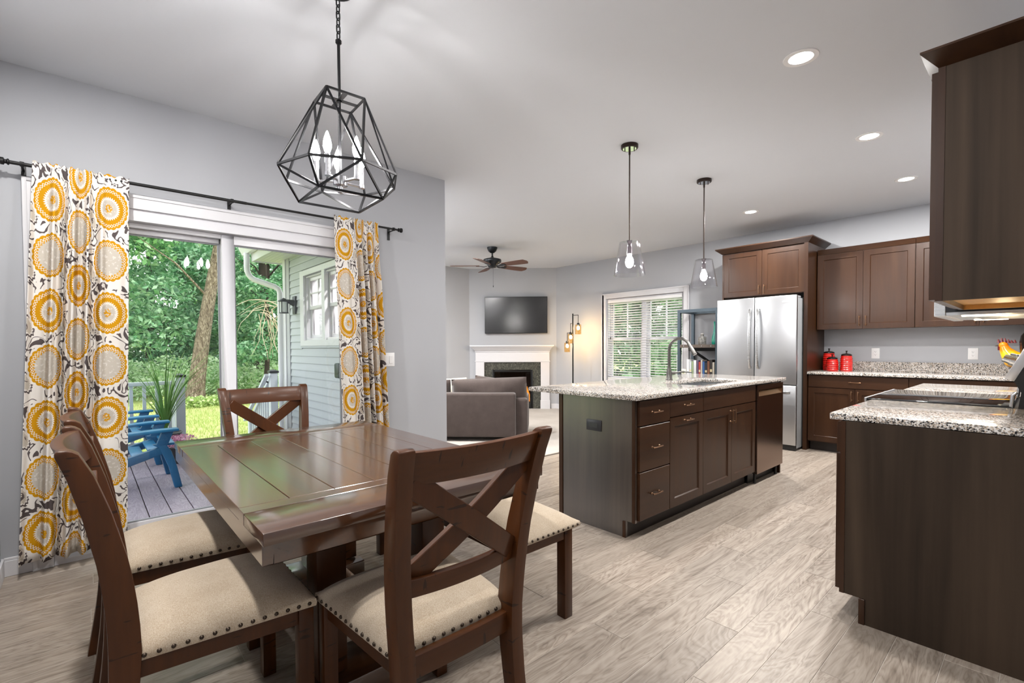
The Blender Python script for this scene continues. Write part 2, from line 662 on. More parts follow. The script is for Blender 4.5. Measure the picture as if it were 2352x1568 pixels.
# ---------------------------------------------------------------- sliding glass door
d = tag(link('door_1', None), kind='structure')
m = MB()
cw = .085
m.box(XL, XL+.018, DY0-.105, DY0-.02, 0, DZ+.10).box(XL, XL+.018, DY1+.02, DY1+.105, 0, DZ+.10).box(XL, XL+.018, DY0-.02, DY1+.02, DZ+.015, DZ+.10)
m.box(XL+.018, XL+.024, DY0-.105, DY0-.085, 0, DZ+.10).box(XL+.018, XL+.024, DY1+.085, DY1+.105, 0, DZ+.10).box(XL+.018, XL+.024, DY0-.085, DY1+.085, DZ+.08, DZ+.10)
m.build('casing', TRIM, d, bevel=.002, seg=1)
m = MB()
jx0, jx1 = XL-.15, XL+.002
m.box(jx0, jx1, DY0-.02, DY0+.02, 0, DZ+.015).box(jx0, jx1, DY1-.02, DY1+.02, 0, DZ+.015).box(jx0, jx1, DY0+.02, DY1-.02, DZ-.055, DZ+.015)
m.box(XL-.085, XL-.06, DY0+.02, DY1-.02, DZ-.085, DZ-.055)
m.build('frame', VINYL, d, bevel=.002, seg=1)
m = MB()
m.box(jx0-.03, XL, DY0, DY1, -.01, .028).box(XL-.085, XL-.075, DY0+.02, DY1-.02, .028, .045)
m.build('threshold', VINYL, d, bevel=.002, seg=1)
def sash(y0, y1, xa, xb, top, lab, st=.075):
    s = MB()
    s.box(xa, xb, y0, y0+st, .03, top).box(xa, xb, y1-st, y1, .03, top).box(xa, xb, y0+st, y1-st, top-.06, top).box(xa, xb, y0+st, y1-st, .03, .125)
    o = s.build('sash', VINYL, d, bevel=.003, seg=1)
    g = MB()
    xm = (xa+xb)/2
    g.box(xm-.003, xm+.003, y0+st-.004, y1-st+.004, .12, top-.056)
    g.build('pane', PANE, o, smooth=0)
    k = MB()
    for ya, yb, za, zb in ((y0+st, y0+st+.008, .125, top-.06), (y1-st-.008, y1-st, .125, top-.06), (y0+st+.008, y1-st-.008, top-.068, top-.06), (y0+st+.008, y1-st-.008, .125, .133)):
        k.box(xm-.008, xm+.008, ya, yb, za, zb)
    k.build('glazing_bead', mat('bead_grey', '#8c8f94', .5), o, smooth=0)
    return o
sash(DY0+.02, .775, XL-.14, XL-.1, DZ-.055, 'a')
s2 = sash(.705, DY1-.02, XL-.085, XL-.045, DZ-.06, 'b')
m = MB()
m.box(XL-.045, XL-.028, 1.54, 1.565, .92, 1.12).box(XL-.045, XL-.012, 1.548, 1.558, .93, .95).box(XL-.045, XL-.012, 1.548, 1.558, 1.09, 1.11).box(XL-.02, XL-.008, 1.545, 1.561, .93, 1.11)
m.build('handle', WHITEP, s2, bevel=.002, seg=1)

# ---------------------------------------------------------------- windows
def window(name, T, wd, z0, z1, depth, outside_trim=False):
    """T: x along the wall, y from the room outwards (0 = room face)"""
    o = tag(link(name, None), kind='structure')
    o.matrix_world = T
    m = MB()
    c = .09
    m.box(-c, 0, -.018, 0, z0-c, z1+c).box(wd, wd+c, -.018, 0, z0-c, z1+c).box(0, wd, -.018, 0, z1, z1+c).box(0, wd, -.018, 0, z0-c, z0)
    m.box(-c, -c+.02, -.026, -.018, z0-c, z1+c).box(wd+c-.02, wd+c, -.026, -.018, z0-c, z1+c).box(-c+.02, wd+c-.02, -.026, -.018, z1+c-.02, z1+c)
    m.build('casing', TRIM, o, bevel=.002, seg=1)
    m = MB()
    f = .03
    m.box(0, f, .0, depth, z0, z1).box(wd-f, wd, 0, depth, z0, z1).box(f, wd-f, 0, depth, z1-f, z1).box(f, wd-f, 0, depth, z0, z0+f)
    m.box(wd/2-.04, wd/2+.04, .05, depth, z0+f, z1-f)
    m.build('frame', VINYL, o, bevel=.002, seg=1)
    mid = (z0+z1)/2
    for xa, xb in ((f, wd/2-.04), (wd/2+.04, wd-f)):
        for za, zb, yy, lite in ((z0+f, mid+.02, .075, False), (mid-.02, z1-f, .1, True)):
            st = .045
            s = MB()
            s.box(xa, xa+st, yy, yy+.03, za, zb).box(xb-st, xb, yy, yy+.03, za, zb).box(xa+st, xb-st, yy, yy+.03, zb-st, zb).box(xa+st, xb-st, yy, yy+.03, za, za+st)
            so = s.build('sash', VINYL, o, bevel=.002, seg=1)
            g = MB()
            g.box(xa+st-.004, xb-st+.004, yy+.012, yy+.018, za+st-.004, zb-st+.004)
            g.build('pane', PANE, so, smooth=0)
            if lite:
                q = MB()
                xm, zm = (xa+xb)/2, (za+zb)/2
                q.box(xm-.009, xm+.009, yy+.004, yy+.026, za+st, zb-st)
                q.build('muntin', VINYL, so, smooth=0)
                q = MB()
                q.box(xa+st, xb-st, yy+.004, yy+.026, zm-.009, zm+.009)
                q.build('muntin', VINYL, so, smooth=0)
    return o
window('window_1', Matrix.Translation((WX0, YF, 0)), WX1-WX0, WZ0, WZ1, .14)
window('window_2', Matrix.Translation((LX1, SY1, 0)) @ Matrix.Rotation(PI, 4, 'Z'), LX1-LX0, LZ0, LZ1, .17)
# ================================================================ dining table
TX0, TX1, TY0, TY1, TZ = -2.853, -1.279, .317, 1.293, .762
tb = thing('dining_table', 'rectangular dark brown wooden dining table with trestle legs under the cage chandelier', 'table', ((TX0+TX1)/2, (TY0+TY1)/2, 0))
hw, hd = (TX1-TX0)/2, (TY1-TY0)/2
sm = hw-.195
for s in (-1, 1):
    m = MB()
    a, b = sorted((s*(sm+.0015), s*hw))
    m.box(a, b, -hd, hd, TZ-.034, TZ)
    m.build('end_board', TABLEY, tb, bevel=.003)
    m = MB()
    a, b = sorted((s*(sm-.001), s*(sm-.06)))
    m.box(a, b, -hd, hd, TZ-.034, TZ)
    m.build('breadboard', TABLEY, tb, bevel=.0012, seg=1)
NP = 7
pw = 2*hd/NP
mm = MB()
mm.box(-(sm-.062), sm-.062, -pw/2+.0012, pw/2-.0012, TZ-.034, TZ)
pme = mm.mesh('plank', TABLE, bevel=.0014, seg=1)
for i in range(NP):
    p = link('plank', pme, tb)
    p.location = (0, -hd+pw*(i+.5), 0)
m = MB()
m.box(-hw+.02, hw-.02, -hd+.002, -hd+.03, .672, TZ-.034).box(-hw+.02, hw-.02, hd-.03, hd-.002, .672, TZ-.034)
m.box(-hw+.02, -hw+.048, -hd+.03, hd-.03, .672, TZ-.034).box(hw-.048, hw-.02, -hd+.03, hd-.03, .672, TZ-.034)
m.build('apron', TABLE, tb, bevel=.002, seg=1)
m = MB()
m.box(-hw+.1, hw-.1, -hd+.04, hd-.04, .70, TZ-.034)
m.build('underframe', TABLEY, tb, smooth=0)
for s in (-1, 1):
    for q in (-1, 1):
        m = MB()
        m.box(-.05, .05, -.05, .05, .11, .71)
        lg = m.build('leg', TABLEY if 0 else CHAIRW, tb, bevel=.003)
        lg.location = (s*.42, q*.2, 0)
    m = MB()
    m.box(-.11, .11, -.27, .27, 0, .105)
    ft = m.build('foot', TABLEY, tb, bevel=.006)
    ft.location = (s*.42, 0, 0)
    m = MB()
    m.box(-.07, .07, -.3, .3, .66, .712)
    bl = m.build('bolster', TABLEY, tb, bevel=.004)
    bl.location = (s*.42, 0, 0)
m = MB()
m.box(-.36, .36, -.035, .035, .16, .25)
m.build('stretcher', TABLE, tb, bevel=.003)

# ================================================================ chairs
nail_m = MB()
nail_m.lathe([(.0058, 0), (.0056, .002), (.0042, .0042), (.0018, .0054), (.0003, .0057)], 10)
NAIL = nail_m.mesh('nailhead', mat('nail_bronze', '#4a4038', .35, .9))
def cushion(hwf, hwr, yr, yf, z0, hgt, notch=None, nu=22, nv=22):
    """domed seat pad, front half width hwf at y=yf, rear hwr at y=yr"""
    m = MB()
    def outline(u, v):
        # u,v in -1..1 -> rounded square parameter
        y = (yr+yf)/2+(yf-yr)/2*v
        hw_ = hwr+(hwf-hwr)*(v+1)/2
        return hw_*u, y
    def top(a, b):
        u, v = 2*a-1, 2*b-1
        x, y = outline(u, v)
        e = max(0, (1-abs(u)**3.2))*max(0, (1-abs(v)**3.2))
        ed = min(1-abs(u), 1-abs(v))
        z = z0+.022+(hgt-.022)*(e**.55)
        return (x, y, z)
    m.grid(top, nu, nv)
    ring = []
    n = 22
    for i in range(n): ring.append((-1+2*i/n, -1))
    for i in range(n): ring.append((1, -1+2*i/n))
    for i in range(n): ring.append((1-2*i/n, 1))
    for i in range(n): ring.append((-1, 1-2*i/n))
    vs_, fs = [], []
    k = len(ring)
    for (u, v) in ring:
        x, y = outline(u, v)
        vs_ += [(x, y, z0+.022), (x*1.006, y+.002*v, z0+.011), (x*.998, y, z0)]
    for i in range(k):
        j = (i+1) % k
        for q in range(2):
            fs.append((3*i+q, 3*i+q+1, 3*j+q+1, 3*j+q))
    fs.append(tuple(3*i+2 for i in range(k)))
    m.add(vs_, fs)
    return m
def nails(parent, pts):
    for p, nrm in pts:
        o = link('nailhead', NAIL, parent)
        o.location = p
        o.rotation_mode = 'QUATERNION'
        o.rotation_quaternion = Vector((0, 0, 1)).rotation_difference(Vector(nrm))
def row(p0, p1, step, nrm, inset=.02):
    p0, p1 = Vector(p0), Vector(p1)
    L = (p1-p0).length-2*inset
    n = max(1, round(L/step))
    d = (p1-p0).normalized()
    return [(p0+d*(inset+L*i/n), nrm) for i in range(n+1)]
def interp(tab, z):
    for (a, b), (c, d_) in zip(tab, tab[1:]):
        if a <= z <= c:
            t = (z-a)/(c-a)
            t = t*t*(3-2*t) if False else t
            return b+(d_-b)*t
    return tab[-1][1] if z > tab[-1][0] else tab[0][1]
POSTY = [(0, -.262), (.1, -.243), (.22, -.222), (.35, -.209), (.45, -.205), (.55, -.208), (.68, -.222), (.82, -.252), (.92, -.280), (.985, -.306)]
POSTX = [(0, .186), (.42, .180), (.985, .226)]
POSTD = [(0, .042), (.25, .056), (.45, .066), (.65, .062), (.9, .050), (.985, .040)]
def make_chair():
    c = thing('dining_chair', 'x', 'chair')
    zs = [0, .06, .12, .18, .25, .32, .38, .45, .52, .58, .64, .70, .76, .82, .87, .92, .955, .975]
    for s in (-1, 1):
        m = MB()
        fr = []
        for z in zs:
            fr.append(((s*interp(POSTX, z), interp(POSTY, z), z), (.0215, 0, 0), (0, interp(POSTD, z)/2, .0)))
        # rounded top
        yt, xt = interp(POSTY, .985), s*interp(POSTX, .985)
        fr.append(((xt, yt-.002, .984), (.0215, 0, 0), (0, .0145, 0)))
        fr.append(((xt, yt-.004, .988), (.0200, 0, 0), (0, .0060, 0)))
        m.loft(fr)
        m.build('back_post', CHAIRW, c, bevel=.003, seg=2, smooth=40)
        m = MB()
        m.box(s*.205-.022, s*.205+.022, .203, .247, 0, .425)
        m.build('front_leg', CHAIRW, c, bevel=.003)
        m = MB()
        a, b = s*.196, s*.214
        m.add([(s*.176-.011, -.18, .372), (s*.176+.011, -.18, .372), (s*.204+.011, .205, .372), (s*.204-.011, .205, .372),
               (s*.176-.011, -.18, .427), (s*.176+.011, -.18, .427), (s*.204+.011, .205, .427), (s*.204-.011, .205, .427)],
              [(0,3,2,1),(4,5,6,7),(0,1,5,4),(1,2,6,5),(2,3,7,6),(3,0,4,7)])
        m.build('side_rail', CHAIRW, c, bevel=.002, seg=1)
    m = MB()
    m.box(-.185, .185, .214, .238, .372, .427)
    m.build('front_rail', CHAIRW, c, bevel=.002, seg=1)
    def curved_rail(z0, z1, bow, th, name, mtl):
        m = MB()
        fr = []
        for i in range(15):
            t = -1+2*i/14
            zm = (z0+z1)/2
            x = t*(interp(POSTX, zm)-.015)
            y = interp(POSTY, zm)-bow*(1-t*t)+.004
            # lean with the post
            dy = (interp(POSTY, z1)-interp(POSTY, z0))/2
            fr.append(((x, y, zm), (0, th/2, 0), (0, dy, (z1-z0)/2)))
        m.loft(fr)
        return m.build(name, mtl, c, bevel=.003, seg=2, smooth=40)
    CW2 = wood('chair_wood_level', '#371b07', '#522b0c', 'X', .42, 1.0, 1.0, .3, True, .2)
    curved_rail(.890, .976, .030, .026, 'top_rail', CW2)
    curved_rail(.588, .636, .022, .024, 'lower_rail', CW2)
    curved_rail(.372, .430, .006, .026, 'rear_rail', CW2)
    for s in (-1, 1):
        m = MB()
        fr = []
        za, zb = .628, .898
        for i in range(13):
            t = i/12
            z = za+(zb-za)*t
            x = s*(-.165+.36*t)
            y = interp(POSTY, z)-.022*(1-(2*t-1)**2)+.004+(.011*s)
            dirv = Vector((s*.36, 0, zb-za)).normalized()
            nv = Vector((-dirv.z, 0, dirv.x))
            fr.append(((x, y, z), (nv.x*.031, 0, nv.z*.031), (0, .0095, 0)))
        m.loft(fr)
        m.build('cross_brace', CHAIRW, c, bevel=.002, seg=1, smooth=40)
    st = cushion(.235, .200, -.188, .252, .424, .078).build('seat', LINEN, c, smooth=60)
    z = .437
    pts = row((-.2365, .254, z), (.2365, .254, z), .031, (0, 1, 0))
    pts += row((-.2, -.190, z), (.2, -.190, z), .031, (0, -1, 0), .03)
    for s in (-1, 1):
        pts += row((s*.2015, -.188, z), (s*.2365, .252, z), .031, (s, -.08, 0))
    nails(st, pts)
    return c
ch0 = make_chair()
CG = 'matching dining chairs round the table'
specs = [((-1.73, .265, 0), 0, 'brown wooden dining chair nearest the camera on the patterned curtain side, seen side on'),
         ((-2.35, .265, 0), 0, 'brown wooden dining chair seen side on, second along, closest to the mustard curtain'),
         ((-1.28, .762, 0), R(90), 'brown cross-back dining chair at the table end facing away from the camera'),
         ((-2.87, .808, 0), R(-90), 'brown cross-back dining chair at the far table end in front of the glass door')]
for i, (loc, rz, lab) in enumerate(specs):
    c = ch0 if i == 0 else copy_tree(ch0)
    place(c, loc, rz)
    tag(c, lab, 'chair', CG)

# bench
bn = thing('dining_bench', 'long backless wooden bench with beige upholstered seat along the kitchen side of the table', 'bench', (-2.03, 1.445, 0))
for sx_ in (-1, 1):
    for sy_ in (-1, 1):
        m = MB()
        m.box(sx_*.585-.025, sx_*.585+.025, sy_*.155-.025, sy_*.155+.025, 0, .42)
        m.build('leg', CHAIRW, bn, bevel=.003)
CW2 = MATS['chair_wood_level']
m = MB()
m.box(-.56, .56, -.175, -.151, .36, .42).box(-.56, .56, .151, .175, .36, .42)
m.box(-.605, -.581, -.13, .13, .36, .42).box(.581, .605, -.13, .13, .36, .42)
m.build('apron', CW2, bn, bevel=.002, seg=1)
bs = cushion(.645, .645, -.19, .19, .418, .082, nu=40).build('seat', LINEN, bn, smooth=60)
z = .431
pts = row((-.645, -.192, z), (.645, -.192, z), .031, (0, -1, 0)) + row((-.645, .192, z), (.645, .192, z), .031, (0, 1, 0))
for s in (-1, 1):
    pts += row((s*.648, -.19, z), (s*.648, .19, z), .031, (s, 0, 0))
nails(bs, pts)

# ================================================================ chandelier
CHX, CHY = -2.041, .834
cd = thing('chandelier', 'black geometric cage chandelier with five lit candle bulbs hanging over the dining table', 'chandelier', (CHX, CHY, ZC))
CAGE = mat('cage_metal', '#222224', .3, .75)
def CR(x, y, th, z): return Vector((math.cos(th)*x-math.sin(th)*y, math.sin(th)*x+math.cos(th)*y, z-ZC))
def rot4(x, y, k): return [(x, y), (-y, x), (-x, -y), (y, -x)][k]
TOPV = [CR(*rot4(-.08, -.08, k), 1.528, 2.278) for k in range(4)]
BOTV = [CR(*rot4(-.133, -.133, k), 1.528, 1.853) for k in range(4)]
RNG = []
for k in range(4):
    RNG.append(CR(*rot4(-.064, -.241, k), .983, 1.952))
    RNG.append(CR(*rot4(.126, -.214, k), .983, 1.952))
edges = []
for k in range(4):
    edges += [('top_bar', TOPV[k], TOPV[(k+1) % 4]), ('bottom_bar', BOTV[k], BOTV[(k+1) % 4])]
for k in range(8):
    edges.append(('ring_bar', RNG[k], RNG[(k+1) % 8]))
for k in range(4):
    for j in (2*k-1, 2*k, 2*k+1):
        edges += [('upper_strut', TOPV[k], RNG[j % 8]), ('lower_strut', BOTV[k], RNG[j % 8])]
for nme, a, b in edges:
    m = MB()
    ctr = Vector((0, 0, a.z/2+b.z/2))
    outv = ((a+b)/2-ctr)
    m.bar(a, b, .009, .0065, outv if outv.length > .01 else (0, 0, 1))
    m.build(nme, CAGE, cd, smooth=0)
m = MB()
m.bar((TOPV[0]+TOPV[1])/2, (TOPV[2]+TOPV[3])/2, .02, .003)
m.bar((TOPV[1]+TOPV[2])/2, (TOPV[3]+TOPV[0])/2, .02, .003)
m.build('top_cross', CAGE, cd, smooth=0)
m = MB()
m.tube([(0, 0, 2.53-ZC), (0, 0, 1.93-ZC)], .0065, 12)
m.lathe([(.009, 2.515-ZC), (.013, 2.52-ZC), (.013, 2.53-ZC), (.008, 2.536-ZC)], 12)
m.build('stem', CAGE, cd)
m = MB()
m.lathe([(.0, 0), (.062, -.001), (.062, -.008), (.05, -.014), (.012, -.016), (.008, -.022), (0, -.022)], 24, cap=False)
m.build('ceiling_canopy', CAGE, cd)
lk = MB()
pth = []
for i in range(16):
    t = 2*PI*i/16
    pth.append((.0085*math.cos(t), 0, .0105*math.sin(t)+(.008 if math.sin(t) > 0 else -.008)))
lk.tube(pth, .0028, 8, closed=True)
LINK = lk.mesh('chain_link', CAGE)
zl = 2.55-ZC
i = 0
while zl < -.04:
    o = link('chain_link', LINK, cd)
    o.location = (0, 0, zl)
    o.rotation_euler = (0, 0, R(90)*(i % 2)+.3)
    zl += .028
    i += 1
CHROME = mat('brushed_nickel', '#c9c9cc', .18, 1)
m = MB()
m.lathe([(.0, 1.952-ZC), (.03, 1.951-ZC), (.03, 1.915-ZC), (.012, 1.91-ZC), (.012, 1.885-ZC), (0, 1.88-ZC)], 20, cap=False)
m.build('hub', CHROME, cd)
BULB = emit('candle_bulb_lit', (1, .97, .94, 1), 250)
for k in range(5):
    t = 2*PI*k/5+.35
    x, y = .098*math.cos(t), .098*math.sin(t)
    m = MB()
    m.tube([(.025*math.cos(t), .025*math.sin(t), 1.932-ZC), (x, y, 1.932-ZC)], .0055, 10)
    arm = m.build('arm', CHROME, cd)
    m = MB()
    m.lathe([(.0, 1.925-ZC), (.013, 1.925-ZC), (.013, 1.94-ZC), (.0105, 1.94-ZC), (.0105, 2.015-ZC), (0, 2.015-ZC)], 14, (x, y, 0), cap=False)
    m.build('candle_sleeve', CHROME, arm)
    m = MB()
    m.lathe([(.006, 2.015-ZC), (.012, 2.025-ZC), (.0168, 2.042-ZC), (.0165, 2.058-ZC), (.011, 2.082-ZC), (.004, 2.102-ZC), (0, 2.108-ZC)], 14, (x, y, 0), cap=False)
    b = m.build('bulb', BULB, arm)

# ================================================================ curtains
def curtain_mat():
    t = NT('suzani_print')
    uv = t.n('UVMap')
    sp = t.n('SeparateXYZ')
    t.l(uv.outputs[0], sp.inputs[0])
    u, v = sp.outputs[0], sp.outputs[1]
    PU, PV = .27, .30
    white, must, grey, beige = lin('#efebe6'), lin('#d29a1e'), lin('#5f5757'), lin('#cfc8bd')
    # small distortion so nothing is mechanical
    nz = t.n('TexNoise')
    nz.inputs['Scale'].default_value = 9
    t.l(uv.outputs[0], nz.inputs['Vector'])
    nd = t.math('SUBTRACT', nz.outputs['Fac'], .5)
    u2 = t.math('ADD', u, t.math('MULTIPLY', nd, .012))
    v2 = t.math('ADD', v, t.math('MULTIPLY', nd, -.010))
    colf = t.math('FLOOR', t.math('DIVIDE', u2, PU))
    odd = t.math('ABSOLUTE', t.math('MODULO', colf, 2))
    vs2 = t.math('ADD', v2, t.math('MULTIPLY', odd, PV*.5))
    rowf = t.math('FLOOR', t.math('DIVIDE', vs2, PV))
    rodd = t.math('ABSOLUTE', t.math('MODULO', t.math('ADD', rowf, odd), 2))
    du = t.math('SUBTRACT', t.math('SUBTRACT', u2, t.math('MULTIPLY', colf, PU)), PU/2)
    dv = t.math('SUBTRACT', t.math('SUBTRACT', vs2, t.math('MULTIPLY', rowf, PV)), PV/2)
    r = t.math('SQRT', t.math('ADD', t.math('MULTIPLY', du, du), t.math('MULTIPLY', t.math('MULTIPLY', dv, dv), .94)))
    ang = t.math('ARCTAN2', dv, du)
    # scalloped outer edge, toothed inner edges
    sc = t.math('MULTIPLY', t.math('ABSOLUTE', t.math('SINE', t.math('MULTIPLY', ang, 11))), .007)
    saw = t.math('MULTIPLY', t.math('PINGPONG', t.math('MULTIPLY', ang, 5.1), .5), .022)
    beads = t.math('MULTIPLY', t.math('SINE', t.math('MULTIPLY', ang, 38)), .0035)
    ro = t.math('SUBTRACT', r, sc)
    ri = t.math('ADD', r, saw)
    def lt(x, k): return t.math('LESS_THAN', x, k)
    c = white
    # vines and leaves between medallions
    pv = t.math('PINGPONG', t.math('ADD', v2, t.math('MULTIPLY', u2, .35)), .11)
    n2 = t.n('TexNoise')
    n2.inputs['Scale'].default_value = 10
    n2.inputs['Detail'].default_value = 1.5
    n2.inputs['Distortion'].default_value = 1.2
    t.l(uv.outputs[0], n2.inputs['Vector'])
    vine = t.math('LESS_THAN', t.math('ABSOLUTE', t.math('SUBTRACT', n2.outputs['Fac'], .5)), .03)
    leafm = t.math('GREATER_THAN', n2.outputs['Fac'], .63)
    # paisley drops on the gaps of the lattice
    gu = t.math('SUBTRACT', t.math('PINGPONG', t.math('ADD', u2, PU*.0), PU), 0.0)
    gv = t.math('SUBTRACT', t.math('FRACT', t.math('DIVIDE', t.math('ADD', v2, PV*.25), PV)), .5)
    gx = t.math('SUBTRACT', t.math('FRACT', t.math('ADD', t.math('DIVIDE', u2, PU), .5)), .5)
    gxm = t.math('ADD', t.math('MULTIPLY', gx, PU), t.math('MULTIPLY', gv, .12))
    gvm = t.math('MULTIPLY', gv, PV)
    pr = t.math('SQRT', t.math('ADD', t.math('MULTIPLY', t.math('MULTIPLY', gxm, gxm), 3.0), t.math('MULTIPLY', gvm, gvm)))
    pa = t.math('ARCTAN2', gvm, gxm)
    prs = t.math('ADD', pr, t.math('MULTIPLY', t.math('SINE', t.math('MULTIPLY', pa, 17)), .004))
    c = t.mix(t.math('MAXIMUM', vine, leafm), c, grey)
    c = t.mix(lt(prs, .066), c, grey)
    c = t.mix(lt(prs, .055), c, white)
    c = t.mix(lt(prs, .047), c, beige)
    c = t.mix(t.math('MULTIPLY', lt(prs, .03), vine), c, grey)
    # medallions over everything
    c = t.mix(lt(t.math('SUBTRACT', ro, .004), .1205), c, white)
    c = t.mix(lt(ro, .111), c, must)
    c = t.mix(t.math('MULTIPLY', lt(t.math('ADD', r, beads), .101), t.math('GREATER_THAN', t.math('ADD', r, beads), .097)), c, white)
    c = t.mix(t.math('MULTIPLY', lt(t.math('SUBTRACT', r, beads), .093), t.math('GREATER_THAN', t.math('SUBTRACT', r, beads), .089)), c, white)
    # alternate: wide mustard band with pale heart / thin band with silver heart
    k1 = t.math('ADD', .066, t.math('MULTIPLY', rodd, .022))
    c = t.mix(t.math('LESS_THAN', ri, k1), c, t.mix(rodd, white, beige))
    c = t.mix(t.math('LESS_THAN', ri, t.math('SUBTRACT', k1, .012)), c, beige)
    n3 = t.n('TexNoise')
    n3.inputs['Scale'].default_value = 60
    t.l(uv.outputs[0], n3.inputs['Vector'])
    fl = t.math('MULTIPLY', lt(t.math('ADD', r, t.math('MULTIPLY', beads, .8)), .024), t.math('GREATER_THAN', n3.outputs['Fac'], .42))
    fl = t.math('MULTIPLY', fl, t.math('SUBTRACT', 1, rodd))
    c = t.mix(fl, c, must)
    mot = t.math('MULTIPLY', t.math('MULTIPLY', lt(ri, k1), t.math('GREATER_THAN', n3.outputs['Fac'], .6)), .6)
    c = t.mix(mot, c, white)
    t.t.nodes.remove(t.b)
    df = t.n('BsdfDiffuse')
    tl = t.n('BsdfTranslucent')
    mx = t.n('MixShader')
    mx.inputs[0].default_value = .22
    t.val(c, df.inputs[0])
    t.val(c, tl.inputs[0])
    t.l(df.outputs[0], mx.inputs[1])
    t.l(tl.outputs[0], mx.inputs[2])
    t.l(mx.outputs[0], t.out.inputs[0])
    return t.m
PRINT = curtain_mat()
def curtain(name, label, y0t, y1t, y0b, y1b, x0, zt, zb, folds, width, seed, flat):
    rr = random.Random(seed)
    ph = [rr.uniform(0, 6.28) for _ in range(6)]
    nu, nv = 150, 46
    verts, faces, uvs = [], [], []
    def amp(u):          # flat part of the panel keeps little depth
        a = 1.0
        for (c0, wd) in flat:
            a *= 1-.85*math.exp(-((u-c0)/wd)**2)
        return a
    # remap u to world so flat parts take more room
    dens = []
    tot = 0
    for i in range(nu+1):
        u = i/nu
        dens.append(tot)
        tot += 1/(1+1.6*amp(u))
    dens = [x/dens[-1] for x in dens]
    for j in range(nv+1):
        t = j/nv
        z = zt+(zb-zt)*t
        for i in range(nu+1):
            u = i/nu
            s = dens[i]
            y = (y0t+(y1t-y0t)*s)*(1-t)+(y0b+(y1b-y0b)*s)*t
            g = .004+.038*min(1, t*4)
            f = math.sin(2*PI*folds*u+ph[0]+.5*math.sin(2*PI*1.3*u+ph[1])+.25*math.sin(3*t+ph[2]))
            f2 = math.sin(2*PI*folds*2.3*u+ph[3]+t)*.3
            x = x0+.0155*max(0, 1-t*9)+g*amp(u)*(f+f2)+.006*math.sin(5*t+ph[4]+4*u)
            if t < .03:   # gathered heading
                x += .0025*math.sin(2*PI*folds*5*u+ph[5])
            verts.append((x, y, z+(.006*math.sin(2*PI*folds*2.2*u) if j == 0 else 0)))
            uvs.append((u*width, (1-t)*(zt-zb)))
    for j in range(nv):
        for i in range(nu):
            a = j*(nu+1)+i
            faces.append((a, a+1, a+nu+2, a+nu+1))
    me = bpy.data.meshes.new(name)
    me.from_pydata(verts, [], faces)
    uvl = me.uv_layers.new(name='UVMap')
    for lp in me.loops:
        uvl.data[lp.index].uv = uvs[lp.vertex_index]
    me.materials.append(PRINT)
    me.shade_smooth()
    o = link(name, me)
    md = o.modifiers.new('thickness', 'SOLIDIFY')
    md.thickness = .0012
    return tag(o, label, 'curtain', 'printed curtain panels on the black rod')
RODX, RODZ = XL+.095, 2.193
curtain('curtain', 'wide white curtain panel with mustard medallions and grey paisley, behind the two side-on chairs', -.19, .212, -.285, .162, RODX, RODZ+.022, .075, 5, .80, 4, [(.9, .12), (.08, .06)])
curtain('curtain', 'narrow bunched curtain panel with mustard medallions beside the grey wall corner', 1.418, 1.775, 1.50, 1.86, RODX, RODZ+.022, .06, 6, .92, 9, [(.14, .17)])
rd = thing('curtain_rod', 'thin black curtain rod with finials above the sliding door', 'curtain rod', (RODX, .83, RODZ))
m = MB()
m.tube([(0, -1.105, 0), (0, 0, 0)], .0098, 12)
m.tube([(0, -.1, 0), (0, 1.13, 0)], .0082, 12)
m.build('rod', BLACKM, rd)
for s, yy in ((-1, -1.105), (1, 1.13)):
    m = MB()
    m.lathe([(.009, 0), (.016, .003), (.016, .008), (.011, .012), (.011, .018), (.019, .022), (.019, .034), (0, .036)] if s > 0 else
            [(.009, 0), (.016, -.003), (.016, -.008), (.011, -.012), (.011, -.018), (.019, -.022), (.019, -.034), (0, -.036)], 16, (0, yy, 0), 'Y', cap=False)
    m.build('finial', BLACKM, rd)
for yy in (-1.06, -.085, 1.09):
    m = MB()
    m.box(-.095, -.088, yy-.01, yy+.01, -.075, .03).box(-.088, .0, yy-.005, yy+.005, -.012, -.006)
    m.tube([(0, yy-.008, 0), (0, yy+.008, 0)], .0135, 12)
    m.build('bracket', BLACKM, rd, smooth=0)
# wall switch
sw = thing('light_switch', 'white double light switch plate on the grey wall beside the narrow curtain', 'light switch', (XL, 1.905, 1.115))
m = MB()
m.box(0, .006, -.058, .058, -.058, .058)
m.build('plate', WHITEP, sw, bevel=.003)
for yy in (-.023, .023):
    m = MB()
    m.box(.006, .0105, yy-.016, yy+.016, -.033, .033)
    m.build('rocker', WHITEP, sw, bevel=.002, seg=1)
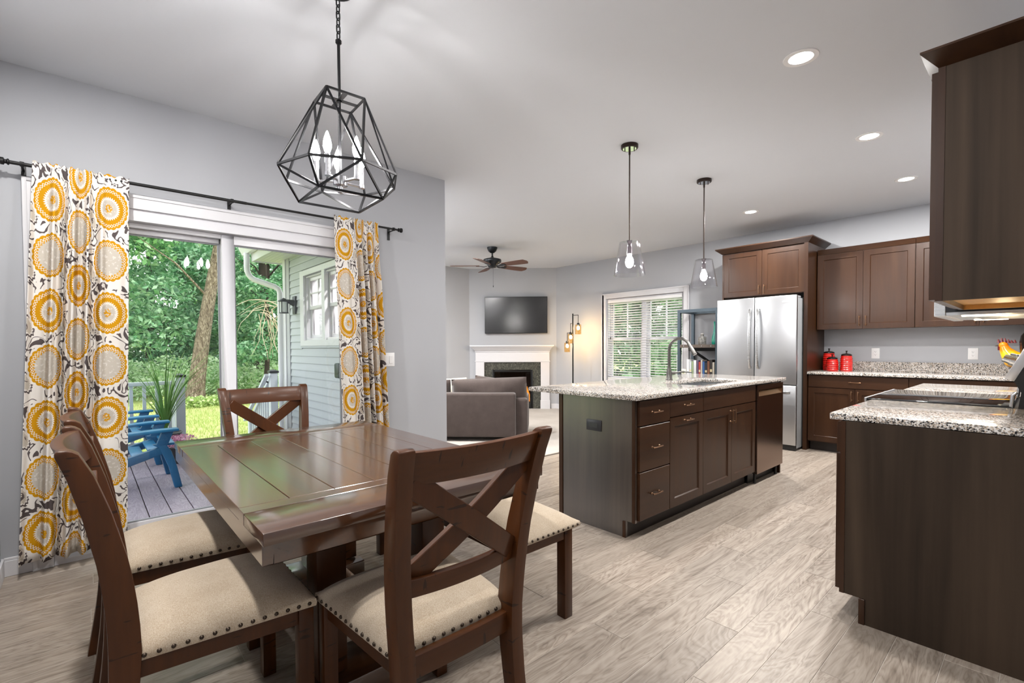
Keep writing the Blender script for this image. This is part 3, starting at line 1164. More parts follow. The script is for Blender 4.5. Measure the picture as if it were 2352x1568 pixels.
# ================================================================ kitchen helpers
def pull_mesh(L=.1):
    m = MB()
    pts = []
    for i in range(11):
        t = -1+2*i/10
        pts.append((t*L/2*1.12, -.026+.006*abs(t)**2, 0))
    m.tube(pts, [.003+.0016*abs(-1+2*i/10) for i in range(11)], 8)
    for s in (-1, 1):
        m.tube([(s*L/2*.84, 0, 0), (s*L/2*.84, -.022, 0)], [.0055, .0035], 8)
        m.lathe([(.0075, 0), (.0065, -.003), (.004, -.005)], 10, (s*L/2*.84, 0, 0), 'Y')
    return m.mesh('pull', COPPER)
PULL = pull_mesh()
def pull(parent, x, z, y=-.021, vert=False):
    o = link('handle', PULL, parent)
    o.location = (x, y, z)
    if vert:
        o.rotation_euler = (0, R(90), 0)
    return o
def door_mesh(x0, x1, z0, z1, mtl=None, fr=.058, th=.02, rec=.008):
    m = MB()
    m.box(x0, x0+fr, -th, 0, z0, z1).box(x1-fr, x1, -th, 0, z0, z1)
    m.box(x0+fr, x1-fr, -th, 0, z1-fr, z1).box(x0+fr, x1-fr, -th, 0, z0, z0+fr)
    b = .006
    ix0, ix1, iz0, iz1 = x0+fr, x1-fr, z0+fr, z1-fr
    yf, yr = -th, -th+rec
    # sloped lip and flat panel
    v = [(ix0, yf, iz0), (ix1, yf, iz0), (ix1, yf, iz1), (ix0, yf, iz1), (ix0+b, yr, iz0+b), (ix1-b, yr, iz0+b), (ix1-b, yr, iz1-b), (ix0+b, yr, iz1-b)]
    m.add(v, [(0,1,5,4), (1,2,6,5), (2,3,7,6), (3,0,4,7), (4,5,6,7)])
    m.box(ix0, ix1, -.004, 0, iz0, iz1)
    return m
def door(parent, x0, x1, z0, z1, hx=None, hz=None, vert=True, name='door', **k):
    g = .0018
    o = door_mesh(x0+g, x1-g, z0+g, z1-g, **k).build(name, CABZ, parent, smooth=0)
    if hx is not None:
        pull(o, hx, hz, vert=vert)
    return o
def drawer(parent, x0, x1, z0, z1, handle=True, th=.02, name='drawer'):
    g = .0018
    m = MB()
    m.box(x0+g, x1-g, -th, 0, z0+g, z1-g)
    o = m.build(name, CABX, parent, bevel=.002, seg=1)
    if handle:
        pull(o, (x0+x1)/2, (z0+z1)/2)
    return o
def carcass(parent, w_, depth=.58, z0=.108, z1=.882, kick=True, mtl=None):
    m = MB()
    m.box(0, w_, 0, depth, z0, z1)
    m.build('body', CABZ, parent, smooth=0)
    if kick:
        m = MB()
        m.box(0, w_, .072, .085, 0, z0)
        m.build('toe_kick', KICK, parent, smooth=0)

# ================================================================ island
IX, IY = -1.706, 2.544
def island_unit(name, label, y0, wd):
    return thing(name, label, 'cabinet', (IX, y0, 0), R(90), 'island cabinet units')
u = island_unit('drawer_cabinet', 'dark brown island cabinet with three stacked drawers at the near corner', 2.563, .358)
carcass(u, .358)
for za, zb in ((.119, .425), (.428, .713), (.717, .876)):
    drawer(u, 0, .358, za, zb)
u = island_unit('waste_cabinet', 'dark brown island cabinet with one small drawer above a single panelled door', 2.921, .463)
carcass(u, .463)
drawer(u, 0, .463, .737, .876)
door(u, 0, .463, .119, .734, .2315, .702, False)
u = island_unit('sink_cabinet', 'wide dark brown island sink cabinet with two panelled doors under a plain front', 3.384, .946)
m = MB()
m.box(0, .946, 0, .02, .108, .882).box(0, .946, .56, .58, .108, .882).box(0, .018, .02, .56, .108, .882).box(.928, .946, .02, .56, .108, .882).box(.018, .928, .02, .56, .108, .126)
m.build('body', CABZ, u, smooth=0)
m = MB()
m.box(0, .946, .072, .085, 0, .108)
m.build('toe_kick', KICK, u, smooth=0)
drawer(u, 0, .946, .737, .876, False, name='false_front')
door(u, 0, .473, .119, .734, .447, .655)
door(u, .473, .946, .119, .734, .499, .655)
# panels
p = thing('island_panel_set', 'dark stained panels closing the near end and seating side of the island', 'panel', (0, 0, 0))
m = MB()
m.prism([(-2.307, 2.544, 0), (-1.776, 2.544, 0), (-1.776, 2.544, .108), (-1.706, 2.544, .108), (-1.706, 2.544, .882), (-2.307, 2.544, .882)], (0, .018, 0))
m.build('end_panel', VENG, p, smooth=0)
m = MB()
m.box(-1.728, -1.706, 2.540, 2.545, .108, .882)
m.build('edge_strip', CABZ, p, smooth=0)
m = MB()
m.box(-1.798, -1.775, 2.538, 2.545, 0, .106)
m.build('corner_block', CABZ, p, bevel=.001, seg=1)
m = MB()
m.box(-2.345, -2.313, 2.540, 4.957, 0, .882)
m.build('back_panel', CABZ, p, smooth=0)
m = MB()
m.prism([(-2.307, 4.937, 0), (-1.70, 4.937, 0), (-1.70, 4.937, .882), (-2.307, 4.937, .882)], (0, .018, 0))
m.build('end_panel', CABZ, p, smooth=0)
# dishwasher
dw = thing('dishwasher', 'bronze-toned stainless dishwasher with pocket handle at the far end of the island', 'dishwasher', (IX, 4.333, 0), R(90))
DWS = mat('dark_stainless', '#8a7468', .22, 1)
m = MB()
m.box(.004, .600, 0, .57, .10, .875)
m.build('body', BLACKP, dw, smooth=0)
m = MB()
m.box(.004, .600, -.032, -.002, .098, .775).box(.004, .600, -.032, -.002, .828, .872).box(.004, .03, -.032, -.002, .775, .828).box(.574, .600, -.032, -.002, .775, .828)
fd = m.build('door', DWS, dw, smooth=0)
m = MB()
m.add([(.03, -.031, .775), (.574, -.031, .775), (.574, -.004, .828), (.03, -.004, .828)], [(0, 1, 2, 3)])
m.add([(.03, -.004, .828), (.574, -.004, .828), (.574, -.031, .828), (.03, -.031, .828)], [(0, 1, 2, 3)])
m.build('pocket_handle', mat('brass_reflect', '#d0a878', .25, 1), fd, smooth=0)
m = MB()
m.box(.01, .59, .05, .06, 0, .098)
m.tube([(.06, .01, .1), (.06, .01, 0)], .012, 10).tube([(.54, .01, .1), (.54, .01, 0)], .012, 10)
m.build('toe_kick', BLACKP, dw)
# worktop with sink cut-out
def counter(m, x0, x1, y0, y1, z0=.884, z1=.914):
    m.box(x0, x1, y0, y1, z0, z1)
m = MB()
SX0, SX1, SYa, SYb = -2.135, -1.775, 3.51, 4.25
X0, X1, Y0, Y1 = -2.62, -1.664, 2.498, 4.985
xs, ys = [X0, SX0, SX1, X1], [Y0, SYa, SYb, Y1]
V, Fc = [], []
for z in (.884, .914):
    for yy in ys:
        for xx in xs:
            V.append((xx, yy, z))
def q4(z, i, j): return z*16+j*4+i
for z in (0, 1):
    for j in range(3):
        for i in range(3):
            if (i, j) == (1, 1): continue
            f = (q4(z,i,j), q4(z,i+1,j), q4(z,i+1,j+1), q4(z,i,j+1))
            Fc.append(f if z else f[::-1])
for i in range(3):
    Fc += [(q4(0,i,0), q4(0,i+1,0), q4(1,i+1,0), q4(1,i,0)), (q4(0,i+1,3), q4(0,i,3), q4(1,i,3), q4(1,i+1,3))]
    Fc += [(q4(0,0,i+1), q4(0,0,i), q4(1,0,i), q4(1,0,i+1)), (q4(0,3,i), q4(0,3,i+1), q4(1,3,i+1), q4(1,3,i))]
Fc += [(q4(0,2,1), q4(0,1,1), q4(1,1,1), q4(1,2,1)), (q4(0,1,2), q4(0,2,2), q4(1,2,2), q4(1,1,2)), (q4(0,1,1), q4(0,1,2), q4(1,1,2), q4(1,1,1)), (q4(0,2,2), q4(0,2,1), q4(1,2,1), q4(1,2,2))]
m.add(V, Fc)
tag(m.build('island_worktop', GRAN, None, bevel=.004, seg=2), 'speckled granite island worktop with overhang and sink cut-out', 'worktop')
sk = thing('kitchen_sink', 'stainless undermount sink set into the island worktop', 'sink', (0, 0, 0))
m = MB()
a, b, c_, d_ = SX0-.01, SX1+.01, SYa-.01, SYb+.01
m.box(a-.004, a, c_, d_, .69, .883).box(b, b+.004, c_, d_, .69, .883).box(a, b, c_-.004, c_, .69, .883).box(a, b, d_, d_+.004, .69, .883).box(a, b, c_, d_, .686, .69)
m.build('basin', STEELX, sk, smooth=0)
m = MB()
m.lathe([(.0, .691), (.045, .691), (.04, .693), (.03, .692), (0, .692)], 20, (-1.95, 3.88, 0), cap=False)
m.build('drain', CHROME, sk)
fc = thing('kitchen_faucet', 'dark grey gooseneck pull-down faucet standing on the island', 'faucet', (-2.262, 3.90, .914))
FAUC = mat('slate_steel', '#6e6c6a', .3, .9)
m = MB()
m.lathe([(.0, 0), (.03, 0), (.03, .006), (.026, .012), (.024, .06), (.02, .085), (.0165, .11), (0, .11)], 20, cap=False)
m.build('base', FAUC, fc)
m = MB()
pts = [(0, 0, .1), (0, 0, .2), (0, 0, .27)]
for i in range(1, 13):
    t = PI*i/12*.86
    pts.append((.1-.1*math.cos(t), 0, .27+.1*math.sin(t)))
m.tube(pts, .0135, 14)
m.build('spout', FAUC, fc)
m = MB()
e = Vector(pts[-1])
dv = (e-Vector(pts[-2])).normalized()
m.tube([e-dv*.005, e+dv*.03, e+dv*.09, e+dv*.1], [.0145, .0165, .0195, .0185], 14)
m.build('spray_head', FAUC, fc)
m = MB()
m.tube([(0, 0, .055), (.02, .025, .06), (.035, .04, .062)], [.013, .013, .012], 12)
m.tube([(.033, .038, .062), (.075, .1, .072), (.125, .17, .066)], [.008, .0075, .005], 10)
m.build('lever', FAUC, fc)
# outlet on the island
def outlet(name, label, T, w_=.072, h_=.115, mtl=WHITEP, horiz=False, dark=BLACKP, grp=None):
    o = thing(name, label, 'outlet', (0, 0, 0), 0, grp)
    o.matrix_world = T
    m = MB()
    m.box(-w_/2, w_/2, -.006, 0, -h_/2, h_/2)
    m.build('plate', mtl, o, bevel=.003)
    f = MB()
    a, b = (.034, .017) if horiz else (.017, .034)
    f.box(-a, a, -.0085, -.006, -b, b)
    f.build('receptacle', mtl, o, bevel=.002, seg=1)
    s = MB()
    for k in (-1, 1):
        cx, cz = (k*.018, 0) if horiz else (0, k*.018)
        for du, dv_, hh in ((-.006, .003, .0045), (.006, .003, .0035)):
            x_, z_ = (cx+dv_, cz+du) if horiz else (cx+du, cz+dv_)
            if horiz: s.box(x_-hh, x_+hh, -.0088, -.0084, z_-.001, z_+.001)
            else: s.box(x_-.001, x_+.001, -.0088, -.0084, z_-hh, z_+hh)
        x_, z_ = (cx-.006, cz) if horiz else (cx, cz-.007)
        s.box(x_-.002, x_+.002, -.0088, -.0084, z_-.002, z_+.002)
    s.build('slots', dark, o, smooth=0)
    return o
OUTB = mat('outlet_brown_black', '#2c2d30', .3)
outlet('power_outlet', 'black horizontal power outlet on the end panel of the island', Matrix.Translation((-2.028, 2.544, .69)), .126, .074, OUTB, True)

# ================================================================ far wall run
FYB = 6.27
for i, (xa, xb, lab) in enumerate(((-1.855, -.947, 'dark brown base cabinet with wide drawer and two doors beside the tall fridge panel'), (-.945, .028, 'dark brown base cabinet with wide drawer in the far corner behind the range'))):
    u = thing('base_cabinet', lab, 'cabinet', (xa, FYB, 0), 0, 'far wall base cabinets')
    wd = xb-xa
    carcass(u, wd, .59)
    drawer(u, 0, wd, .737, .876)
    door(u, 0, wd/2, .119, .734, wd/2-.03, .655)
    door(u, wd/2, wd, .119, .734, wd/2+.03, .655)
wt = thing('far_worktop', 'speckled granite worktop with low backsplash along the far wall', 'worktop', (0, 0, 0))
m = MB()
m.box(-1.862, .028, 6.228, YF, .884, .914)
m.build('slab', GRAN, wt, bevel=.004)
m = MB()
m.box(-1.862, .028, YF-.02, YF, .914, 1.022)
m.build('backsplash', GRAN, wt, bevel=.002, seg=1)
def crown(parent, x0, x1, y0, y1, z0, z1, e, left=True, right=True, h=.012, name='crown'):
    m = MB()
    l_, r_ = (e if left else 0), (e if right else 0)
    m.frustum((x0, x1, y0, y1), (x0-l_, x1+r_, y0-e, y1), z0, z1-h)
    m.box(x0-l_, x1+r_, y0-e, y1, z1-h, z1)
    return m.build(name, CABX, parent, smooth=0)
UYF = 6.55
ups = [(-1.852, -.950, 'dark brown double-door wall cabinet above the red canisters'), (-.946, .028, 'dark brown double-door wall cabinet in the far corner partly hidden by the near cabinet')]
for xa, xb, lab in ups:
    u = thing('wall_cabinet', lab, 'cabinet', (xa, UYF, 0), 0, 'far wall upper cabinets')
    wd = xb-xa
    m = MB()
    m.box(0, wd, 0, .312, 1.405, 2.285)
    m.build('body', CABZ, u, smooth=0)
    door(u, 0, wd/2, 1.40, 2.28, wd/2-.03, 1.49, fr=.06)
    door(u, wd/2, wd, 1.40, 2.28, wd/2+.03, 1.49, fr=.06)
    m = MB()
    m.frustum((-.0, wd, -.006, .312), (0, wd, -.024, .312), 2.285, 2.342)
    m.build('top_trim', CABX, u, smooth=0)
# fridge surround
fs_ = thing('fridge_cabinet', 'tall brown surround with double-door cabinet and flared crown above the refrigerator', 'cabinet', (0, 0, 0))
m = MB()
m.box(-2.868, -2.85, 6.26, YF-.002, 0, 2.41)
m.build('side_panel', CABZ, fs_, smooth=0)
m = MB()
m.box(-1.905, -1.864, 6.24, YF-.002, 0, 2.41)
m.build('side_panel', CABZ, fs_, smooth=0)
m = MB()
m.box(-2.85, -1.905, 6.28, YF-.002, 1.835, 2.41)
m.build('body', CABZ, fs_, smooth=0)
for x0_, x1_, hx in ((0, .472, .442), (.472, .944, .502)):
    dd = door(fs_, x0_, x1_, 1.84, 2.402, hx, 1.91, fr=.06)
    dd.location = (-2.849, 6.279, 0)
crown(fs_, -2.868, -1.864, 6.24, YF-.002, 2.405, 2.47, .062)
# refrigerator
fr_ = thing('refrigerator', 'stainless french-door refrigerator with curved handles and freezer drawer', 'refrigerator', (-2.375, 6.10, 0))
m = MB()
m.box(-.452, .452, .0, .70, .025, 1.765)
m.build('body', mat('fridge_grey', '#9da0a3', .45, .3), fr_, bevel=.004)
def fdoor(x0, x1, z0, z1, name='door'):
    m = MB()
    fr = []
    m.box(x0, x1, -.058, -.012, z0, z1)
    o = m.build(name, STEEL, fr_, bevel=.007, seg=3)
    g = MB()
    g.box(x0+.006, x1-.006, -.012, .0, z0+.006, z1-.006)
    g.build('gasket', BLACKP, o, smooth=0)
    return o
d1 = fdoor(-.459, -.003, .765, 1.795)
d2 = fdoor(.003, .459, .765, 1.795)
d3 = fdoor(-.459, .459, .065, .752, 'freezer_drawer')
def fhandle(par, p0, p1, out):
    m = MB()
    p0, p1 = Vector(p0), Vector(p1)
    fr = []
    n = 16
    dr = (p1-p0)
    side = Vector((1, 0, 0)) if abs(dr.z) > abs(dr.x) else Vector((0, 0, 1))
    for i in range(n+1):
        t = i/n
        b = math.sin(PI*t)**.6
        fr.append((p0+dr*t+Vector((0, -.012-out*b, 0)), side*.014, Vector((0, .006, 0))))
    m.loft(fr)
    for t in (.035, .965):
        q = p0+dr*t
        m.box(q.x-.012, q.x+.012, q.y-.022, q.y, q.z-.012, q.z+.012)
    return m.build('handle', STEELX, par, bevel=.003, seg=2, smooth=40)
fhandle(d1, (-.045, -.058, .935), (-.045, -.058, 1.66), .04)
fhandle(d2, (.045, -.058, .935), (.045, -.058, 1.66), .04)
fhandle(d3, (-.40, -.058, .675), (.40, -.058, .675), .038)
m = MB()
m.box(.31, .405, -.0605, -.058, 1.715, 1.735)
m.build('badge', mat('badge_silver', '#e4e4e6', .3, .3), d2, smooth=0)
m = MB()
m.box(.40, .452, -.045, .1, 1.765, 1.79).box(-.452, -.40, -.045, .1, 1.765, 1.79)
m.build('hinge_cover', mat('hinge_grey', '#8f9295', .5), fr_, bevel=.003)
m = MB()
m.box(-.45, .45, -.03, .66, 0, .06)
m.build('base_grille', BLACKP, fr_, smooth=0)

# ================================================================ right run
def run_unit(name, label, y1, wd, cat='cabinet', grp=None):
    # faces -X ; local x runs towards -Y from y1
    return thing(name, label, cat, (-.613, y1, 0), R(-90), grp)
u = run_unit('near_base_cabinet', 'dark brown base cabinet with broad veneered end panel closest to the camera', 3.278, .768)
carcass(u, .75, .62)
drawer(u, 0, .752, .737, .876)
door(u, 0, .376, .119, .734, .346, .655)
door(u, .376, .752, .119, .734, .406, .655)
m = MB()
m.prism([(.752, .095, 0), (.752, .64, 0), (.752, .64, .882), (.752, 0, .882), (.752, 0, .112), (.752, .095, .112)], (.016, 0, 0))
m.build('end_panel', VEN, u, smooth=0)
m = MB()
m.box(.752, .771, 0, .018, .112, .882)
m.build('edge_strip', CABZ, u, smooth=0)
m = MB()
m.box(.756, .775, .073, .095, 0, .112)
m.build('toe_trim', CABZ, u, bevel=.001, seg=1)
m = MB()
m.box(-.66, .028, 2.52, 3.28, .884, .914)
tag(m.build('near_worktop', GRAN, None, bevel=.004), 'speckled granite worktop on the cabinet closest to the camera', 'worktop')
u = run_unit('range_side_cabinet', 'dark brown base cabinet on the far side of the range', 4.90, .85)
carcass(u, .85, .62)
drawer(u, 0, .85, .737, .876)
door(u, 0, .425, .119, .734, .395, .655)
door(u, .425, .85, .119, .734, .455, .655)
m = MB()
m.box(-.66, .028, 4.05, 4.93, .884, .914)
tag(m.build('range_side_worktop', GRAN, None, bevel=.004), 'small speckled granite worktop beyond the black cooktop', 'worktop')
# range
rg = thing('range', 'freestanding range with black glass cooktop and slanted stainless control panel', 'range', (0, 3.665, 0))
m = MB()
m.box(-.635, .02, -.378, .378, .03, .905)
m.build('body', BLACKP, rg, smooth=0)
m = MB()
m.box(-.69, -.115, -.38, .38, .906, .921)
m.build('cooktop', BLACKG, rg, bevel=.003)
m = MB()
m.box(-.692, -.682, -.381, .381, .902, .9225)
m.build('cooktop_edge', STEEL, rg, bevel=.001, seg=1)
m = MB()
m.box(-.675, -.637, -.376, .376, .18, .80)
od = m.build('oven_door', STEEL, rg, bevel=.004)
m = MB()
m.tube([(-.705, -.33, .74), (-.705, .33, .74)], .011, 12)
for s in (-1, 1):
    m.tube([(-.672, s*.3, .74), (-.705, s*.3, .74)], .009, 8)
m.build('handle', STEELX, od)
m = MB()
m.box(-.6765, -.675, -.26, .26, .3, .62)
m.build('oven_window', BLACKG, od, smooth=0)
m = MB()
m.box(-.67, -.637, -.376, .376, .04, .17)
m.build('storage_drawer', STEEL, rg, bevel=.003)
sl = Vector((.403, 0, .915))
nr = Vector((-.915, 0, .403))
b0 = Vector((-.142, 0, 1.056))
m = MB()
b1 = b0+sl*.235
lower = b0-nr*.037
m.prism([(lower.x, -.378, lower.z), (b1.x-nr.x*.037, -.378, b1.z-nr.z*.037), (.02, -.378, b1.z-.02), (.02, -.378, .906), (-.095, -.378, .906), (-.085, -.378, .99)], (0, .756, 0))
m.build('backguard', BLACKP, rg, smooth=0)
m = MB()
m.prism([(b0.x, -.38, b0.z), (b1.x, -.38, b1.z), (b1.x-nr.x*.036, -.38, b1.z-nr.z*.036), (lower.x, -.38, lower.z)], (0, .76, 0))
cp = m.build('control_panel', steel('stainless_light', '#d3d3d4', .32, 'Y'), rg, bevel=.003)
m = MB()
cc = b0+sl*.12+nr*.001
for yy in (-.12,):
    m.prism([(cc.x-sl.x*.07, yy, cc.z-sl.z*.07), (cc.x+sl.x*.07, yy, cc.z+sl.z*.07), (cc.x+sl.x*.07+nr.x*.002, yy, cc.z+sl.z*.07+nr.z*.002), (cc.x-sl.x*.07+nr.x*.002, yy, cc.z-sl.z*.07+nr.z*.002)], (0, .24, 0))
m.build('display', BLACKG, cp, smooth=0)
for yy in (-.31, -.22, .22, .31):
    m = MB()
    k0 = b0+sl*.085+Vector((0, yy, 0))
    m.tube([k0, k0+nr*.018, k0+nr*.019], [.024, .023, .017], 20)
    m.tube([k0+nr*.018, k0+nr*.045], [.0195, .018], 20)
    m.build('knob', STEELX, cp)
for s in (-1, 1):
    m = MB()
    m.tube([(-.117, s*.368, .915), (-.112, s*.368, .975), (-.1, s*.368, .99)], .008, 10)
    m.build('corner_post', CHROME, rg)
# near wall cabinet
uc = thing('near_wall_cabinet', 'dark brown wall cabinet with veneered end and flared crown closest to the camera', 'cabinet', (-.303, 3.278, 0), R(-90))
m = MB()
m.box(.0, .752, 0, .333, 1.415, 2.297).box(0, .752, 0, .018, 1.391, 1.415).box(0, .02, .018, .333, 1.391, 1.415)
m.build('body', CABZ, uc, smooth=0)
m = MB()
m.box(.02, .752, .018, .333, 1.413, 1.4152)
m.build('cabinet_bottom', CABIN, uc, smooth=0)
m = MB()
m.box(.02, .032, .018, .333, 1.391, 1.4125)
m.build('bottom_cleat', CABIN, uc, smooth=0)
m = MB()
m.box(.752, .768, .0, .333, 1.391, 2.297)
m.build('end_panel', VEN, uc, smooth=0)
m = MB()
m.box(.752, .7705, -.001, .021, 1.391, 2.297)
m.build('edge_strip', CABZ, uc, smooth=0)
door(uc, 0, .384, 1.394, 2.285, .354, 1.48, fr=.06)
door(uc, .384, .768, 1.394, 2.285, .414, 1.48, fr=.06)
for dz in (1.52, 2.14):
    m = MB()
    m.box(.757, .763, -.008, .004, dz, dz+.05)
    m.build('hinge', COPPER, uc, smooth=0)
m = MB()
m.frustum((0, .768, 0, .333), (0, .858, -.045, .333), 2.297, 2.333)
m.box(0, .858, -.045, .333, 2.333, 2.341)
m.build('crown', CABX, uc, smooth=0)
oc = thing('hood_cabinet', 'short dark brown wall cabinet above the range hood', 'cabinet', (-.303, 4.043, 0), R(-90))
m = MB()
m.box(0, .763, 0, .333, 1.48, 2.297)
m.build('body', CABZ, oc, smooth=0)
door(oc, 0, .3815, 1.485, 2.285, .35, 1.57, fr=.06)
door(oc, .3815, .763, 1.485, 2.285, .41, 1.57, fr=.06)
m = MB()
m.frustum((0, .763, 0, .333), (0, .763, -.045, .333), 2.297, 2.333)
m.box(0, .763, -.045, .333, 2.333, 2.341)
m.build('crown', CABX, oc, smooth=0)
# hood
hd_ = thing('range_hood', 'slim black and steel range hood with lit underside below the near wall cabinet', 'range hood', (0, 3.665, 1.363))
m = MB()
m.box(-.385, .028, -.378, .378, .02, .116)
m.build('body', mat('hood_black', '#1c1e22', .35, .3), hd_, smooth=0)
m = MB()
m.box(-.40, -.355, -.38, .38, .0, .075)
m.build('front_strip', STEELX, hd_, bevel=.002, seg=1)
m = MB()
m.box(-.355, .02, -.37, .37, .004, .02)
m.build('filter_plate', STEELX, hd_, smooth=0)
m = MB()
for i in range(14):
    y = -.2+i*.03
    m.box(-.26, -.02, y, y+.014, -.001, .005)
m.build('filter_ribs', STEEL, hd_, smooth=0)
for yy in (-.33, .28):
    m = MB()
    m.box(-.30, -.16, yy, yy+.05, -.001, .006)
    m.build('lamp_lens', emit('hood_lamp', (1, .86, .62, 1), 14), hd_, smooth=0)
hl = lamp('hood_light', 'AREA', (-.23, -.1, -.02), 3.0, (1, .8, .5), hd_, .1)
hl2 = lamp('hood_glow', 'POINT', (-.15, -.30, -.03), .9, (1, .78, .45), hd_, .03)

# ================================================================ things on the worktops
RED = mat('red_enamel', '#c01a14', .12, 0, .7, Coat_Weight=.6, Coat_Roughness=.05)
LIDM = mat('lid_black', '#241a17', .25, .4)
def canister(label, loc, h, r, ribs):
    o = thing('canister', label, 'canister', loc, 0, 'red ribbed canister set')
    prof = [(0, 0), (r*.96, 0)]
    hb = h*.74
    for i in range(ribs):
        for k in range(5):
            t = (i+k/5)/ribs
            taper = 1-(.14*max(0, (t-.62)/.38)**2)
            prof.append((r*(taper-.08+.085*abs(math.sin(PI*k/5))), hb*t+.002))
    prof += [(r*.80, hb), (0, hb)]
    MB().lathe(prof, 32, cap=False).build('body', RED, o, smooth=50)
    rl = r*.84
    ld = MB().lathe([(0, hb), (rl, hb), (rl*1.02, hb+.006), (rl*.98, hb+.014), (rl*.7, hb+.022), (rl*.2, hb+.028), (0, hb+.028)], 28, cap=False).build('lid', LIDM, o)
    z = hb+.026
    MB().lathe([(0, z), (.008, z), (.006, z+.012), (.007, z+.02), (.012, z+.027), (.012, z+.032), (0, z+.033)], 14, cap=False).build('knob', LIDM, ld)
canister('tallest red ribbed canister with black lid against the tall fridge panel', (-1.775, 6.73, .915), .275, .066, 9)
canister('shortest red ribbed canister with black lid in front of the tallest one', (-1.708, 6.60, .915), .185, .064, 6)
canister('middle-height red ribbed canister with black lid farthest from the fridge', (-1.575, 6.64, .915), .24, .063, 8)
outlet('power_outlet', 'white wall outlet above the far worktop, nearer the canisters', Matrix.Translation((-1.344, YF, 1.12)), .078, .12, WHITEP, False, DARKM, 'white kitchen outlets')
outlet('power_outlet', 'white wall outlet above the far worktop, nearer the rooster', Matrix.Translation((-.524, YF, 1.12)), .078, .12, WHITEP, False, DARKM, 'white kitchen outlets')
# rooster
ro = thing('rooster_figurine', 'glazed orange rooster figurine with dark red comb on the far worktop', 'figurine', (-.235, 6.58, .915))
t = NT('rooster_glaze')
vv = t.coords()
nn = t.noise(vv, 16, 3)
sp = t.n('SeparateXYZ')
t.l(vv, sp.inputs[0])
g = t.math('ADD', t.math('MULTIPLY', sp.outputs[2], 3.2), t.math('MULTIPLY', nn, .35))
t.set(Base_Color=t.ramp(g, [(.35, lin('#5d3a1c')), (.62, lin('#e0a31c')), (.85, lin('#f0c020')), (1.0, lin('#ef7d0c'))]), Roughness=.2)
ROO = t.m
m = MB()
m.ball((.06, 0, .135), .115, .07, .075)
m.tube([(.05, 0, .13), (.01, 0, .17), (-.02, 0, .205), (-.045, 0, .25), (-.055, 0, .285)], [.078, .072, .060, .042, .031], 18)
m.ball((-.058, 0, .292), .034, .03, .034)
m.tube([(.04, 0, .0), (.04, 0, .1)], [.06, .04], 16)
m.build('body', ROO, ro, smooth=60)
m = MB()
for i in range(7):
    a = R(150-i*32)
    m.tube([(.10, (i-3)*.008, .12), (.15+.03*math.cos(a), (i-3)*.015, .17+.02*i), (.2+.02*math.sin(i), (i-3)*.02, .2+.016*i)], [.018, .014, .003], 8)
m.build('tail', mat('tail_glaze', '#1d3a38', .2), ro)
m = MB()
for i in range(6):
    a = -.09+i*.022
    m.tube([(a, 0, .315), (a-.004, 0, .352+.012*math.sin(i*1.1))], [.013, .005], 8)
m.tube([(-.085, .0, .28), (-.088, .0, .245)], [.013, .009], 8)
m.build('comb', mat('comb_red', '#5a1414', .25), ro)
m = MB()
m.tube([(-.088, 0, .293), (-.118, 0, .286)], [.011, .001], 8)
m.build('beak', mat('beak_dark', '#3a2a1a', .3), ro)
# dark jar in the corner
jr = thing('corner_jar', 'dark glazed round jar in the far worktop corner at the picture edge', 'jar', (-.085, 6.55, .915))
MB().lathe([(0, 0), (.07, 0), (.085, .03), (.09, .18), (.102, .26), (.105, .32), (.095, .38), (.07, .42), (.035, .435), (0, .437)], 28, cap=False).build('body', mat('dark_glaze', '#17130f', .12), jr, smooth=60)
MB().lathe([(0, .43), (.02, .432), (.02, .45), (.008, .46), (0, .46)], 16, cap=False).build('lid_knob', mat('dark_glaze', '#17130f', .12), jr)
# ================================================================ living room
# fireplace surround (local frame of the angled wall: x along, y into the wall)
fp = thing('fireplace', 'white fireplace mantel with dark granite surround and glass-fronted fire on the angled wall', 'fireplace', tuple(D0), 0)
fp.matrix_world = DM()
m = MB()
m.box(.03, 1.65, -.215, 0, 1.222, 1.246)
m.build('mantel_shelf', TRIM, fp, bevel=.003)
m = MB()
m.frustum((.12, 1.57, -.075, 0), (.06, 1.62, -.175, 0), 1.13, 1.205)
m.box(.05, 1.63, -.185, 0, 1.205, 1.222)
m.box(.112, 1.578, -.085, 0, 1.115, 1.13)
m.build('mantel_crown', TRIM, fp, smooth=0)
m = MB()
m.box(.125, 1.567, -.07, 0, .915, 1.115)
m.build('frieze', TRIM, fp, bevel=.002, seg=1)
m = MB()
m.box(.112, 1.58, -.078, 0, .925, .94)
m.build('frieze_bead', TRIM, fp, bevel=.002, seg=1)
for xa in (.125, 1.398):
    m = MB()
    m.box(xa, xa+.169, -.07, 0, 0, .915)
    lg = m.build('pilaster', TRIM, fp, bevel=.002, seg=1)
    m = MB()
    m.box(xa-.008, xa+.177, -.08, 0, 0, .17)
    m.build('plinth', TRIM, lg, bevel=.002, seg=1)
t = NT('slate_granite')
v = t.coords()
n = t.noise(v, 45, 5, .7)
t.set(Base_Color=t.ramp(n, [(.35, lin('#2c2d29')), (.55, lin('#4c4d46')), (.72, lin('#76736a'))]), Roughness=.22)
SLATE = t.m
m = MB()
m.box(.294, FBX0, -.03, 0, 0, .915).box(FBX1, 1.398, -.03, 0, 0, .915).box(FBX0, FBX1, -.03, 0, FBZ, .915)
m.build('stone_surround', SLATE, fp, smooth=0)
FBM = mat('firebox_black', '#121314', .5, .3)
m = MB()
m.box(FBX0, FBX0+.045, -.04, .0, .02, FBZ).box(FBX1-.045, FBX1, -.04, 0, .02, FBZ).box(FBX0+.045, FBX1-.045, -.04, 0, FBZ-.045, FBZ).box(FBX0+.045, FBX1-.045, -.04, 0, .02, .12)
m.build('fire_frame', FBM, fp, bevel=.003)
m = MB()
